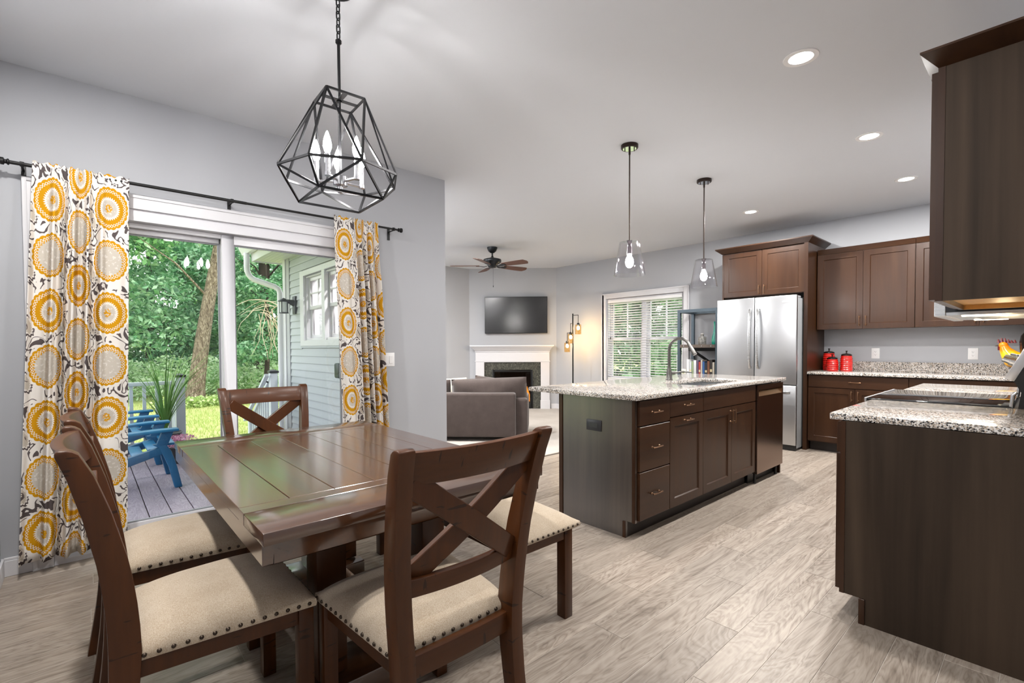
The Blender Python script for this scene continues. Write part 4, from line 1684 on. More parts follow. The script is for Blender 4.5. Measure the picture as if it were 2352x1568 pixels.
m.box(FBX0+.01, FBX0+.02, 0, .36, .02, FBZ-.01).box(FBX1-.02, FBX1-.01, 0, .36, .02, FBZ-.01).box(FBX0+.01, FBX1-.01, .36, .37, .02, FBZ-.01).box(FBX0+.01, FBX1-.01, 0, .37, .02, .03).box(FBX0+.01, FBX1-.01, 0, .37, FBZ-.02, FBZ-.01)
m.build('firebox', mat('firebox_inside', '#1b1c1d', .7), fp, smooth=0)
m = MB()
m.box(FBX0+.045, FBX1-.045, -.022, -.018, .12, FBZ-.045)
m.build('glass', glass('fire_glass', (.75, .75, .75, 1), 0, 1.5), fp, smooth=0)
m = MB()
for i in range(4):
    y = .12+.05*(i % 2)
    m.tube([(FBX0+.12+.1*i, y, .1+.03*(i % 2)), (FBX0+.42+.09*i, y+.05, .12+.05*(i % 3))], [.035, .03], 10)
m.build('logs', mat('log_char', '#2b211a', .9), fp)
rf = random.Random(5)
for i in range(9):
    x0 = FBX0+.18+i*.066
    h = rf.uniform(.16, .32)
    m = MB()
    y0 = .12+rf.uniform(-.02, .06)
    m.tube([(x0, y0, .13), (x0+rf.uniform(-.02, .03), y0, .13+h*.45), (x0+rf.uniform(-.04, .04), y0, .13+h*.8), (x0+rf.uniform(-.04, .04), y0, .13+h)], [.022, .026, .012, .001], 8)
    m.build('flame', emit('flame', (1, .28, .03, 1), 2.2), fp)
# TV
tv = thing('television', 'flat black wall-mounted television above the mantel', 'television', (0, 0, 0))
tv.matrix_world = DM()
m = MB()
m.box(.311, 1.532, -.075, -.03, 1.474, 2.186)
m.build('body', BLACKP, tv, bevel=.004)
m = MB()
m.box(.317, 1.526, -.0765, -.075, 1.487, 2.18)
m.build('screen', mat('tv_screen', '#1a1a1b', .16, 0, .6), tv, smooth=0)
m = MB()
m.box(.8, 1.05, -.03, 0, 1.7, 1.95)
m.build('wall_mount', BLACKM, tv, smooth=0)

# ceiling fan
fan = thing('ceiling_fan', 'dark five-blade ceiling fan with brown blades and pull chain over the sofa', 'ceiling fan', (-5.723, 4.703, ZC))
FANM = mat('fan_metal', '#2a2d31', .32, .7)
MB().lathe([(0, 0), (.08, 0), (.078, -.02), (.06, -.06), (.03, -.085), (.016, -.09), (0, -.09)], 28, cap=False).build('canopy', FANM, fan)
m = MB()
m.tube([(0, 0, -.08), (0, 0, -.16)], .0125, 14)
m.lathe([(.013, -.135), (.024, -.15), (.024, -.16), (0, -.161)], 16, cap=False)
m.build('downrod', FANM, fan)
MB().lathe([(0, -.155), (.04, -.158), (.09, -.172), (.135, -.185), (.14, -.2), (.138, -.225), (.12, -.245), (.085, -.26), (.07, -.29), (.055, -.31), (.03, -.315), (0, -.315)], 32, cap=False).build('motor', FANM, fan, smooth=50)
BLADE = wood('fan_blade_wood', '#4a2d20', '#6d4432', 'X', .4, 1.0)
bm_ = MB()
prof = []
for i in range(15):
    t = i/14
    xx = .20+.45*t
    wd = .052+.022*math.sin(min(1, t*1.25)*PI/2)
    if t > .9:
        wd *= math.sqrt(max(0, 1-((t-.9)/.1)**2))*.75+.25
    prof.append((xx, wd))
pts = [(x_, -w_, 0) for x_, w_ in prof]+[(x_, w_, 0) for x_, w_ in prof[::-1]]
bm_.prism(pts, (0, 0, .006))
BME = bm_.mesh('blade', BLADE, smooth=0)
im = MB()
im.loft([((.08, 0, .0), (0, .012, 0), (0, 0, .004)), ((.13, 0, -.012), (0, .018, 0), (0, 0, .004)), ((.18, 0, -.004), (0, .034, 0), (0, 0, .003)), ((.25, 0, -.004), (0, .03, 0), (0, 0, .003))])
IME = im.mesh('blade_iron', FANM)
for k in range(5):
    a = YAW+R(180+72*k)
    b = link('blade', BME, fan)
    b.location = (0, 0, -.285)
    b.rotation_euler = (R(-13), 0, a)
    ir = link('blade_iron', IME, b)
m = MB()
m.tube([(.045, -.02, -.31), (.045, -.02, -.59)], .0018, 6)
m.lathe([(.0, -.59), (.005, -.59), (.006, -.615), (0, -.617)], 8, (.045, -.02, 0), cap=False)
m.build('pull_chain', FANM, fan)

# sofa facing the fireplace
SF = Vector((-4.505, 4.069, 0))
sofa = thing('sofa', 'grey-brown upholstered sofa seen from behind, facing the fireplace', 'sofa')
sofa.matrix_world = Matrix(((DU.x, -DN.x, 0, SF.x), (DU.y, -DN.y, 0, SF.y), (0, 0, 1, 0), (0, 0, 0, 1)))
SOF = fabric('sofa_fabric', '#3f3734', '#554b48', 260)
m = MB()
m.box(-1.9, 0, 0, .2, .06, .625)
m.build('back_frame', SOF, sofa, bevel=.035, seg=4, smooth=60)
m = MB()
m.box(-1.9, 0, .16, .95, .06, .30)
m.build('seat_base', SOF, sofa, bevel=.02, seg=3, smooth=60)
for xa, xb in ((-.04, .15), (-2.05, -1.86)):
    m = MB()
    m.box(xa, xb, .10, .97, .05, .55)
    m.build('arm', SOF, sofa, bevel=.04, seg=4, smooth=60)
for xa, xb in ((-1.86, -.96), (-.94, -.04)):
    m = MB()
    m.box(xa, xb, .25, .97, .30, .45)
    m.build('seat_cushion', SOF, sofa, bevel=.05, seg=4, smooth=60)
def pillow_mesh(w_, h_, th, seed=1, n=20, pinch=.75):
    rr = random.Random(seed)
    ph = rr.uniform(0, 6)
    m = MB()
    for s in (-1, 1):
        def fn(a, b, s=s):
            u, v_ = 2*a-1, 2*b-1
            e = max(0, 1-u*u)**.45*max(0, 1-v_*v_)**.45
            pu = 1-.07*(1-abs(v_)**2)*0
            wr = .012*math.sin(5*u+ph)*math.sin(4*v_+ph)*e
            return (w_/2*u*(1-.05*(1-u*u)*0)-.0, s*(th/2*e)+wr*s, h_/2*v_)
        m.grid(fn, n, n)
    return m
for i, (cx, wd, dz) in enumerate(((-.36, 1.0, .03), (-1.38, 1.0, .02))):
    o = pillow_mesh(wd, .46, .30, 3+i).build('back_cushion', SOF, sofa, smooth=80)
    o.location = (cx, .28, .545+dz)
    o.rotation_euler = (R(8), R(-2+3*i), 0)
for i, (cx, cy, cz, wd, lab, mt) in enumerate(((-.36, .5, .575, .52, 'grey-brown throw pillow propped on the sofa behind the back cushion', SOF), (-.95, .52, .56, .5, 'pale cream throw pillow lying farther along the sofa', fabric('cream_fabric', '#bdb5a6', '#dcd6ca', 300)))):
    o = pillow_mesh(wd, .44, .18, 11+i).build('throw_pillow', mt, None, smooth=80)
    o.matrix_world = sofa.matrix_world @ Matrix.Translation((cx, cy, cz+.005)) @ Matrix.Rotation(R(-18), 4, 'X') @ Matrix.Rotation(R(8-12*i), 4, 'Y')
    tag(o, lab, 'pillow')

# floor lamp
fl = thing('floor_lamp', 'black three-arm floor lamp with lit amber glass shades in the living room corner', 'floor lamp', (-5.66, 6.50, 0))
MB().lathe([(0, 0), (.14, 0), (.14, .015), (.12, .024), (.02, .03), (0, .03)], 28, cap=False).build('base', BLACKM, fl)
m = MB()
m.tube([(0, 0, .02), (0, 0, 1.8)], .0125, 12)
m.build('pole', BLACKM, fl)
AMB = glass('amber_glass', (1, .88, .66, 1), .02, 1.5, .04)
LB = emit('lamp_bulb_warm', (1, .86, .68, 1), 260)
armv = [((.125, .0), 1.77, 1.60), ((.045, -.11), 1.62, 1.44), ((-.135, .0), 1.46, 1.285)]
for (ax, ay), za, zs in armv:
    m = MB()
    m.tube([(0, 0, za), (ax, ay, za)], .005, 8).tube([(ax, ay, za), (ax, ay, zs+.03)], .005, 8)
    a_ = m.build('arm', BLACKM, fl)
    MB().lathe([(0, zs+.03), (.02, zs+.03), (.026, zs+.01), (.026, zs-.02), (0, zs-.02)], 16, (ax, ay, 0), cap=False).build('socket', BLACKM, a_)
    m = MB()
    m.lathe([(.052, zs), (.054, zs-.17)], 24, (ax, ay, 0), cap=False).lathe([(.049, zs-.17), (.047, zs), (.02, zs)], 24, (ax, ay, 0), cap=False)
    m.lathe([(.054, zs-.17), (.049, zs-.17)], 24, (ax, ay, 0), cap=False).lathe([(.02, zs+.001), (.052, zs)], 24, (ax, ay, 0), cap=False)
    m.build('glass_shade', AMB, a_)
    MB().ball((ax, ay, zs-.06), .024, .024, .034, 12, 8).build('bulb', LB, a_)

# ---------------------------------------------------------------- window blind
bl = thing('window_blind', 'white horizontal slat blind half open in the living room window', 'blind', (WX0+.032, YF+.025, 0))
bw = WX1-WX0-.064
m = MB()
m.box(0, bw, -.028, .028, WZ1-.078, WZ1-.031)
m.build('headrail', WHITEP, bl, bevel=.003)
sm_ = MB()
sm_.loft([((0, 0, 0), (0, .0228, -.0075), (0, .0004, .0013)), ((bw, 0, 0), (0, .0228, -.0075), (0, .0004, .0013))])
SLAT = sm_.mesh('slat', mat('blind_white', '#f2f2f4', .5), smooth=0)
nsl = 31
ztop, zbot = WZ1-.1, WZ0+.075
for i in range(nsl):
    o = link('slat', SLAT, bl)
    o.location = (0, 0, ztop+(zbot-ztop)*i/(nsl-1))
m = MB()
m.box(0, bw, -.026, .026, WZ0+.034, WZ0+.05)
m.build('bottom_rail', WHITEP, bl, bevel=.003)
for x_ in (.12, bw/2-.25, bw/2+.25, bw-.12):
    m = MB()
    for yy in (-.025, .025):
        m.tube([(x_, yy, WZ0+.05), (x_, yy, WZ1-.07)], .001, 5)
    m.build('ladder_cord', WHITEP, bl)
m = MB()
m.tube([(.06, -.034, WZ1-.08), (.062, -.034, 1.38)], .0016, 6)
m.lathe([(0, 1.38), (.006, 1.375), (.009, 1.34), (0, 1.335)], 10, (.062, -.034, 0), cap=False)
m.build('pull_cord', DARKM, bl)

# ---------------------------------------------------------------- bookcase
BK0, BK1, BKY0, BKY1 = -3.582, -2.985, 6.40, 6.84
bk = thing('bookcase', 'open industrial bookcase with dark steel frame and wooden shelves beside the fridge', 'bookcase', (0, 0, 0))
BKS = mat('bookcase_steel', '#46525b', .4, .5)
SHELF = wood('shelf_wood', '#4a4038', '#63564c', 'X', .5, 1)
for xa in (BK0, BK1-.04):
    for ya in (BKY0, BKY1-.04):
        m = MB()
        m.box(xa, xa+.04, ya, ya+.04, 0, 1.733)
        m.build('post', BKS, bk, smooth=0)
m = MB()
for ya in (BKY0, BKY1-.04):
    m.box(BK0+.04, BK1-.04, ya+.001, ya+.039, 1.69, 1.733)
for xa in (BK0, BK1-.04):
    m.box(xa+.001, xa+.039, BKY0+.04, BKY1-.04, 1.69, 1.733)
m.build('top_frame', BKS, bk, smooth=0)
for zz in (1.235, .80, .38):
    m = MB()
    m.box(BK0+.041, BK1-.041, BKY0-.004, BKY1, zz-.045, zz)
    sh = m.build('shelf', SHELF, bk, smooth=0)
    for i in range(4):
        x_ = BK0+.1+i*.133
        MB().lathe([(0, 0), (.009, 0), (.007, -.005), (0, -.006)], 12, (x_, BKY0-.004, zz-.022), 'Y', cap=False).build('bolt', mat('bolt_silver', '#a8aaac', .3, .9), sh)
m = MB()
m.bar((BK0+.16, BKY0+.03, 1.19), (BK1-.06, BKY1-.05, .82), .02, .035)
m.build('diagonal_brace', BLACKM, bk, smooth=0)
m = MB()
m.box(BK0+.04, BK1-.04, BKY1-.2, BKY1-.17, 1.14, 1.19)
m.build('under_rail', BLACKM, bk, smooth=0)
o = thing('bottle_vase', 'grey crackled ceramic bottle vase on the bookcase shelf', 'vase', (-3.285, 6.55, 1.235))
t = NT('crackle_grey')
n = t.noise(t.coords(), 60, 4, .7)
t.set(Base_Color=t.ramp(n, [(.38, lin('#4b4a48')), (.62, lin('#9a9894'))]), Roughness=.35)
MB().lathe([(0, 0), (.05, 0), (.054, .01), (.054, .095), (.046, .108), (.022, .115), (.02, .135), (.025, .142), (0, .142)], 28, cap=False).build('body', t.m, o)
MB().lathe([(0, .14), (.02, .141), (.022, .152), (.012, .16), (0, .161)], 16, cap=False).build('stopper', mat('stopper_pale', '#b5b2ae', .3), o)
m = MB()
pr = [(0, 0), (.036, 0), (.044, .02), (.045, .05), (.038, .1), (.025, .16), (.018, .22), (.017, .28), (.02, .315), (.014, .317), (.011, .28)]
m.lathe(pr, 26, cap=False)
o = tag(m.build('slender_vase', mat('teal_glass', '#0d9c84', .06, 0, .7), None, smooth=60), 'tall slender teal vase on the bookcase shelf next to the fridge', 'vase')
o.location = (-3.085, 6.52, 1.235)
cols = ['#d9dce0', '#c7cdd2', '#8fa27a', '#d7d9db', '#5a4b66', '#b23a34', '#d8d0c4', '#2f5f9c', '#1d2733', '#7a4a2e', '#2b2420', '#c9c2b4', '#35302c']
names = ['pale grey', 'light blue-grey', 'sage green', 'white', 'dull purple', 'red', 'cream', 'bright blue', 'navy', 'rust brown', 'dark brown', 'stone', 'charcoal']
x_ = BK0+.125
rb = random.Random(12)
for i, cname in enumerate(names):
    th = rb.uniform(.024, .036) if i not in (0, 3) else .042
    h = rb.uniform(.185, .225)
    if i == 0: h = .225
    dpt = rb.uniform(.13, .16)
    if x_+th > BK1-.045: break
    b = thing('book', '%s book spine standing in the row on the lower bookcase shelf' % cname, 'book', (x_+th/2, BKY0+.03, .80), 0, 'row of books on the bookcase')
    cm = mat('book_'+cname.replace(' ', '_').replace('-', '_'), cols[i], .55)
    m = MB()
    m.box(-th/2+.0015, th/2-.0015, 0, .003, 0, h).box(-th/2+.0005, -th/2+.003, 0, dpt, 0, h).box(th/2-.003, th/2-.0005, 0, dpt, 0, h)
    m.build('cover', cm, b, smooth=0)
    m = MB()
    m.box(-th/2+.003, th/2-.003, .003, dpt-.004, .004, h-.004)
    m.build('pages', mat('book_pages', '#e4dfd2', .9), b, smooth=0)
    if i in (1, 5, 8, 10):
        m = MB()
        m.box(-th/2+.003, th/2-.003, -.0006, 0, h*.25, h*.42)
        m.build('spine_label', mat('book_label', '#d9c9a2' if i != 5 else '#f0e8dd', .6), b, smooth=0)
    x_ += th+.0012
o = thing('candle_box', 'small white box candle beside the row of books', 'candle', (BK0+.085, 6.45, .80))
m = MB()
m.box(-.034, .034, -.034, .034, 0, .085)
m.build('body', mat('cream_box', '#e6e4da', .5), o, bevel=.003)
m = MB()
m.box(-.016, .016, -.0345, -.034, .022, .06)
m.build('motif', mat('olive_motif', '#8f9468', .6), o, smooth=0)

# ================================================================ ceiling lights
CANW = mat('can_trim', '#f1f1f1', .4)
CANL = emit('can_lens', (1, .97, .93, 1), 18)
def can(loc, label, power=44.0):
    o = thing('recessed_light', label, 'ceiling light', (loc[0], loc[1], ZC), 0, 'recessed ceiling lights')
    MB().lathe([(.058, -.004), (.082, -.004), (.084, -.001), (.084, .0), (.058, .0)], 36, cap=False).build('trim_ring', CANW, o)
    MB().lathe([(0, -.0015), (.059, -.0015), (.059, .02), (0, .02)], 36, cap=False).build('lens', CANL, o)
    a = lamp('recessed_lamp', 'AREA', (0, 0, -.008), power, (1, .97, .93), o, .05, spread=R(180))
    return o
can((-.90, 2.867), 'round recessed ceiling light nearest the camera, above the aisle by the near cabinet', 33)
can((-.90, 4.318), 'round recessed ceiling light second in the aisle row', 54)
can((-.90, 5.68), 'round recessed ceiling light third in the aisle row, closest to the far cabinets', 58)
can((-2.296, 5.713), 'round recessed ceiling light in front of the refrigerator', 50)
can((-.90, 1.45), 'round recessed ceiling light just above and behind the picture edge', 14)
can((.6, .9), 'added unseen recessed fill light over the hall behind the camera', 18)  # extra unseen can, put in to brighten the camera end
can((-2.5, -.08), 'added recessed fill light out of the picture above the wide curtain', 33)  # unseen can added to lift the dark floor by the curtain
can((-1.1, -.05), 'added recessed fill light out of the picture above the camera', 24)  # added out of view as fill for the dining end

can((-6.7, 3.2), 'added unseen recessed fill light over the hidden corner of the living room', 78)  # invented fixture, brightens the living room from its hidden part
can((-5.5, 2.85), 'added recessed fill light over the sofa, hidden by the dining wall', 72)  # unseen can added because the living room was dark
can((-4.55, 2.72), 'added unseen recessed fill light behind the dining wall corner', 58)  # added living room fill, no fixture known here
PG = glass('pendant_glass', (.97, .97, .98, 1), .0, 1.5, .015)
PB = emit('pendant_bulb_lit', (1, .97, .94, 1), 190)
def pendant(loc, label):
    o = thing('pendant_light', label, 'pendant light', (loc[0], loc[1], ZC), 0, 'glass pendants over the island')
    cn = MB().lathe([(0, 0), (.064, 0), (.064, -.022), (.06, -.027), (.0, -.028)], 36, cap=False).build('canopy', BRONZE, o)
    MB().lathe([(.0, -.0285), (.05, -.0285), (.05, -.0275)], 36, cap=False).build('canopy_plate', mat('polished_plate', '#dfe3ea', .08, 1), cn)
    m = MB()
    m.tube([(0, 0, -.028), (0, 0, -.07), (0, 0, -.072)], [.008, .008, .006], 12)
    m.tube([(0, 0, -.07), (0, 0, -.79)], .0052, 12)
    for a in (.8, .8+PI):
        m.tube([(.035*math.cos(a), .035*math.sin(a), -.028), (.035*math.cos(a), .035*math.sin(a), -.045)], .004, 8)
    m.build('rod', BRONZE, o)
    MB().lathe([(0, -.725), (.022, -.728), (.012, -.745), (.011, -.76), (.0165, -.765), (.0175, -.82), (.015, -.822), (0, -.822)], 18, cap=False).build('socket', mat('socket_bronze', '#4b4347', .35, .8), o)
    m = MB()
    zt, zb = -.728, -.985
    m.lathe([(.012, zt), (.06, zt), (.076, zt-.006), (.1185, zb)], 40, cap=False)
    m.lathe([(.1185, zb), (.1155, zb)], 40, cap=False)
    m.lathe([(.1155, zb), (.073, zt-.009), (.058, zt-.0035), (.012, zt-.0035)], 40, cap=False)
    m.build('glass_shade', PG, o, smooth=60)
    b = MB()
    b.lathe([(.008, -.82), (.013, -.835), (.027, -.86), (.031, -.885), (.026, -.91), (.012, -.925), (0, -.928)], 18, cap=False)
    b.build('bulb', PB, o)
pendant((-2.147, 3.122), 'clear glass bell pendant light nearer the camera over the island')
pendant((-2.137, 4.285), 'clear glass bell pendant light farther from the camera over the island')
# ================================================================ outside
GZ = -.6
def ground_mat():
    t = NT('lawn')
    v = t.coords()
    n = t.noise(v, .5, 5, .6)
    n2 = t.noise(v, 14, 4, .7)
    c = t.ramp(t.math('ADD', t.math('MULTIPLY', n, .6), t.math('MULTIPLY', n2, .4)), [(.36, lin('#87914f')), (.5, lin('#9fab5f')), (.62, lin('#b5b07f')), (.72, lin('#a9ad62'))])
    t.set(Base_Color=c, Roughness=1)
    t.bump(n2, .6, .03)
    return t.m
m = MB()
m.box(-90, 40, -60, 80, GZ-.3, GZ)
struct('ground', m, ground_mat(), smooth=0)
def leaf_mat(name, dark, mid, light, trans=.35):
    t = NT(name)
    g = t.n('NewGeometry')
    c = t.ramp(g.outputs['Random Per Island'], [(0, lin(dark)), (.5, lin(mid)), (1, lin(light))])
    t.t.nodes.remove(t.b)
    df = t.n('BsdfDiffuse')
    tl = t.n('BsdfTranslucent')
    gs = t.n('BsdfGlossy')
    gs.inputs['Roughness'].default_value = .45
    m1, m2 = t.n('MixShader'), t.n('MixShader')
    m1.inputs[0].default_value = trans
    m2.inputs[0].default_value = .05
    t.l(c, df.inputs[0])
    t.l(c, tl.inputs[0])
    t.l(df.outputs[0], m1.inputs[1])
    t.l(tl.outputs[0], m1.inputs[2])
    t.l(m1.outputs[0], m2.inputs[1])
    t.l(gs.outputs[0], m2.inputs[2])
    t.l(m2.outputs[0], t.out.inputs[0])
    return t.m
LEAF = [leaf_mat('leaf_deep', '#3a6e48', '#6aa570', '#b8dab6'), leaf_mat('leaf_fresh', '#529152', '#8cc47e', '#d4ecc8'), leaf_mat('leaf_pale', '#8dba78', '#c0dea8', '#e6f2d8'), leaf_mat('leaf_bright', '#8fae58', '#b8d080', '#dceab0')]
def leaf_mesh(name, blobs, n, size, mtl, seed, flat=.5):
    """blobs: (cx,cy,cz,rx,ry,rz) ; leaves scattered near the blob surfaces"""
    rr = random.Random(seed)
    verts, faces = [], []
    wts = [b[3]*b[4]+b[4]*b[5]+b[3]*b[5] for b in blobs]
    for _ in range(n):
        b = rr.choices(blobs, wts)[0]
        while True:
            x, y, z = rr.uniform(-1, 1), rr.uniform(-1, 1), rr.uniform(-1, 1)
            d2 = x*x+y*y+z*z
            if d2 <= 1 and d2 > rr.uniform(0, .55): break
        c = Vector((b[0]+x*b[3], b[1]+y*b[4], b[2]+z*b[5]))
        s = size*rr.uniform(.55, 1.3)
        nrm = Vector((rr.gauss(0, 1), rr.gauss(0, 1), rr.gauss(0, 1)+flat*2)).normalized()
        a = nrm.orthogonal().normalized()
        a = (Matrix.Rotation(rr.uniform(0, 6.283), 3, nrm) @ a)
        e = nrm.cross(a)
        k = len(verts)
        verts += [c-a*s*.5, c-a*s*.05+e*s*.27+nrm*s*.07, c+a*s*.55-nrm*s*.05, c-a*s*.05-e*s*.27+nrm*s*.07]
        faces.append((k, k+1, k+2, k+3))
    me = bpy.data.meshes.new(name)
    me.from_pydata([tuple(v) for v in verts], [], faces)
    me.materials.append(mtl)
    return me
def bark():
    t = NT('bark')
    v = t.coords(scale=(1, 1, .28))
    n = t.noise(v, 22, 5, .65, 1.2)
    n2 = t.noise(v, 3, 3)
    t.set(Base_Color=t.ramp(n, [(.38, lin('#5a4a3c')), (.52, lin('#93826f')), (.68, lin('#c7b8a4'))]), Roughness=1)
    t.bump(n, 1.0, .06)
    return t.m
BARK = bark()
BARKD = mat('bark_dark', '#3a3129', 1)
def tree(label, x, y, h, rad, blobs, n, size, mtl, seed, lean=(0, 0), barkm=BARK, branches=5):
    o = thing('tree', label, 'tree', (x, y, GZ), 0, 'trees behind the lawn')
    rr = random.Random(seed)
    m = MB()
    pts, rs = [], []
    for i in range(14):
        t = i/13
        pts.append((lean[0]*t+.05*math.sin(5*t+seed), lean[1]*t+.05*math.cos(4*t+seed), h*t-.05*(i == 0)))
        rs.append(rad*(1+.35*max(0, 1-t*9)**2)*(1-.55*t))
    m.tube(pts, rs, 18)
    for k in range(branches):
        t = rr.uniform(.45, .95)
        i = int(t*13)
        p = Vector(pts[i])
        a = rr.uniform(0, 6.28)
        L = rr.uniform(1.2, 2.6)
        q = p+Vector((math.cos(a)*L, math.sin(a)*L, L*.7))
        mid = (p+q)/2+Vector((0, 0, .2))
        m.tube([p, mid, q], [rad*.15, rad*.1, rad*.03], 8)
    m.build('trunk', barkm, o, smooth=60)
    link('crown', leaf_mesh('crown', blobs, n, size, mtl, seed), o)
    return o
# big leaning tree nearest the house
def blob(rr, n, cx, cy, cz, sx, sy, sz, r):
    return [(cx+rr.uniform(-sx, sx), cy+rr.uniform(-sy, sy), cz+rr.uniform(-sz, sz), r*rr.uniform(.7, 1.3), r*rr.uniform(.7, 1.3), r*rr.uniform(.45, .8)) for _ in range(n)]
rr = random.Random(21)
tree('large leaning tree with pale furrowed bark on the lawn behind the deck', -18.88, 2.68, 7.5, .255,
     blob(rr, 14, .8, .8, 6.1, 3.4, 3.0, 1.1, 1.2)+blob(rr, 5, 2.2, -2.4, 5.0, 1.2, 1.4, .7, .9), 7000, .2, LEAF[1], 2, (.75, 1.0))
tree('slimmer dark tree half hidden in leaves near the wide curtain', -20.5, -.1, 8, .17, blob(rr, 14, .3, .3, 4.4, 1.6, 1.8, 2.0, 1.0), 6500, .2, LEAF[0], 3, (.1, .3), BARKD)
tree('shaded tree with broad trunk seen beside the siding corner', -24.0, 6.0, 9, .34, blob(rr, 14, .6, .3, 5.2, 2.4, 2.4, 2.4, 1.2), 7000, .24, LEAF[0], 4, (.1, .2), BARKD)
tree('small leafy tree standing just beyond the stair rail', -19.5, 5.0, 5, .1, blob(rr, 10, .2, .2, 3.0, 1.2, 1.0, 1.5, .7), 4500, .18, LEAF[0], 5, (.1, .1), BARKD)
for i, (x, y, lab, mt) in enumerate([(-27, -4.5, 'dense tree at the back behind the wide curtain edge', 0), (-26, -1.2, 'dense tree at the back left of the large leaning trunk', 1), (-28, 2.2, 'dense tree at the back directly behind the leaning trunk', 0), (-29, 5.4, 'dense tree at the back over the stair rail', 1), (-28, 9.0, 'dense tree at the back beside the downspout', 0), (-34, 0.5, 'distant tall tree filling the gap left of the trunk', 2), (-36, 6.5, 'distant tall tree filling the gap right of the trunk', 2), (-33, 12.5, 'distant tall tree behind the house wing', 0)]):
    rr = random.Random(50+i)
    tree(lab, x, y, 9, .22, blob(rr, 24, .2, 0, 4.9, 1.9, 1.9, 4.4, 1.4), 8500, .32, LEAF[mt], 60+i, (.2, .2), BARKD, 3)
# bare twiggy branches
rr = random.Random(8)
m = MB()
for k in range(34):
    p = Vector((-15.2+rr.uniform(-.4, .4), 4.05+rr.uniform(-.25, .5), 2.25+rr.uniform(-.25, .35)))
    pts = [p]
    d_ = Vector((rr.uniform(-.5, .5), rr.uniform(-.6, .9), rr.uniform(-1, .5))).normalized()
    for i in range(5):
        d_ = (d_+Vector((rr.uniform(-.3, .3), rr.uniform(-.3, .3), rr.uniform(-.45, .05)))).normalized()
        pts.append(pts[-1]+d_*.26)
    m.tube(pts, [.012, .011, .009, .007, .005, .003], 5)
m.tube([(-15.6, 4.9, GZ), (-15.5, 4.6, .9), (-15.2, 4.1, 2.3)], [.03, .022, .014], 8)
tag(m.build('bare_shrub', mat('dead_twig', '#b7a793', 1), None), 'bare tangle of pale dead branches beside the siding corner', 'shrub')
# undergrowth at the wood edge
rr = random.Random(33)
bl_ = []
for i in range(60):
    y = -7+i*.33
    bl_.append((-21.6+rr.uniform(-1.2, .8), y, GZ+rr.uniform(.2, .7), .8, .6, rr.uniform(.45, .8)))
    bl_.append((-23.5+rr.uniform(-1.2, .8), y, GZ+rr.uniform(.5, 1.2), 1, .7, rr.uniform(.5, .8)))
o = link('undergrowth', leaf_mesh('undergrowth', bl_, 34000, .16, LEAF[2], 70))
tag(o, 'pale green weeds and undergrowth along the edge of the wood', 'undergrowth', kind='stuff')
bl_ = [(-17.6+rr.uniform(-.3, .3), 1.6+rr.uniform(-.1, 2.4), GZ+.12, .3, .4, .22) for i in range(10)]+[(-17.2, 4.6+.3*i, GZ+.25, .4, .35, .4) for i in range(4)]
o = link('undergrowth', leaf_mesh('undergrowth', bl_, 3200, .12, LEAF[3], 71))
tag(o, 'bright low leaves at the foot of the leaning tree', 'undergrowth', kind='stuff')
# grass blades of the lawn in view
rr = random.Random(4)
verts, faces = [], []
for _ in range(26000):
    x = rr.uniform(-19.5, -8.2)
    y = rr.uniform(.0, .45*(-x)-1.2)
    h = rr.uniform(.03, .09)
    a = rr.uniform(0, 6.28)
    dx, dy = math.cos(a)*.008, math.sin(a)*.008
    lx, ly = rr.uniform(-.03, .03), rr.uniform(-.03, .03)
    k = len(verts)
    verts += [(x-dx, y-dy, GZ), (x+dx, y+dy, GZ), (x+lx, y+ly, GZ+h)]
    faces.append((k, k+1, k+2))
me = bpy.data.meshes.new('lawn_grass')
me.from_pydata(verts, [], faces)
me.materials.append(leaf_mat('grass_blade', '#8fa850', '#b3c572', '#d9cfa0', .3))
tag(link('lawn_grass', me), 'short yellow-green lawn grass beyond the deck', 'grass', kind='stuff')
# hedge outside the living room window
for i, (x, y, lab) in enumerate([(-9.5, 12.5, 'evergreen tree outside the blind, left half'), (-7.4, 12.8, 'evergreen tree outside the blind, centre left'), (-11.8, 13.5, 'evergreen tree outside the blind, far left'), (-5.6, 12.2, 'evergreen tree outside the blind, right half'), (-14, 14, 'evergreen tree behind the others outside the blind')]):
    rr = random.Random(90+i)
    o = thing('evergreen', lab, 'tree', (x, y, GZ), 0, 'evergreens outside the back window')
    MB().tube([(0, 0, 0), (0, 0, 3.5)], [.14, .05], 10).build('trunk', BARKD, o)
    link('crown', leaf_mesh('crown', blob(rr, 26, 0, 0, 2.3, 1.1, .7, 2.4, .85), 9000, .2, LEAF[i % 2], 95+i), o)

nf = thing('garden_fence', 'white slatted garden fence seen low through the blind beside the bookcase', 'fence', (-5.6, 10, GZ))
for i in range(9):
    m = MB()
    m.box(i*.16, i*.16+.1, -.02, .02, 0, 1.62)
    m.build('picket', VINYL, nf, smooth=0)
for zz in (.4, 1.5):
    m = MB()
    m.box(0, 1.4, -.04, -.02, zz, zz+.12)
    m.build('rail', VINYL, nf, smooth=0)

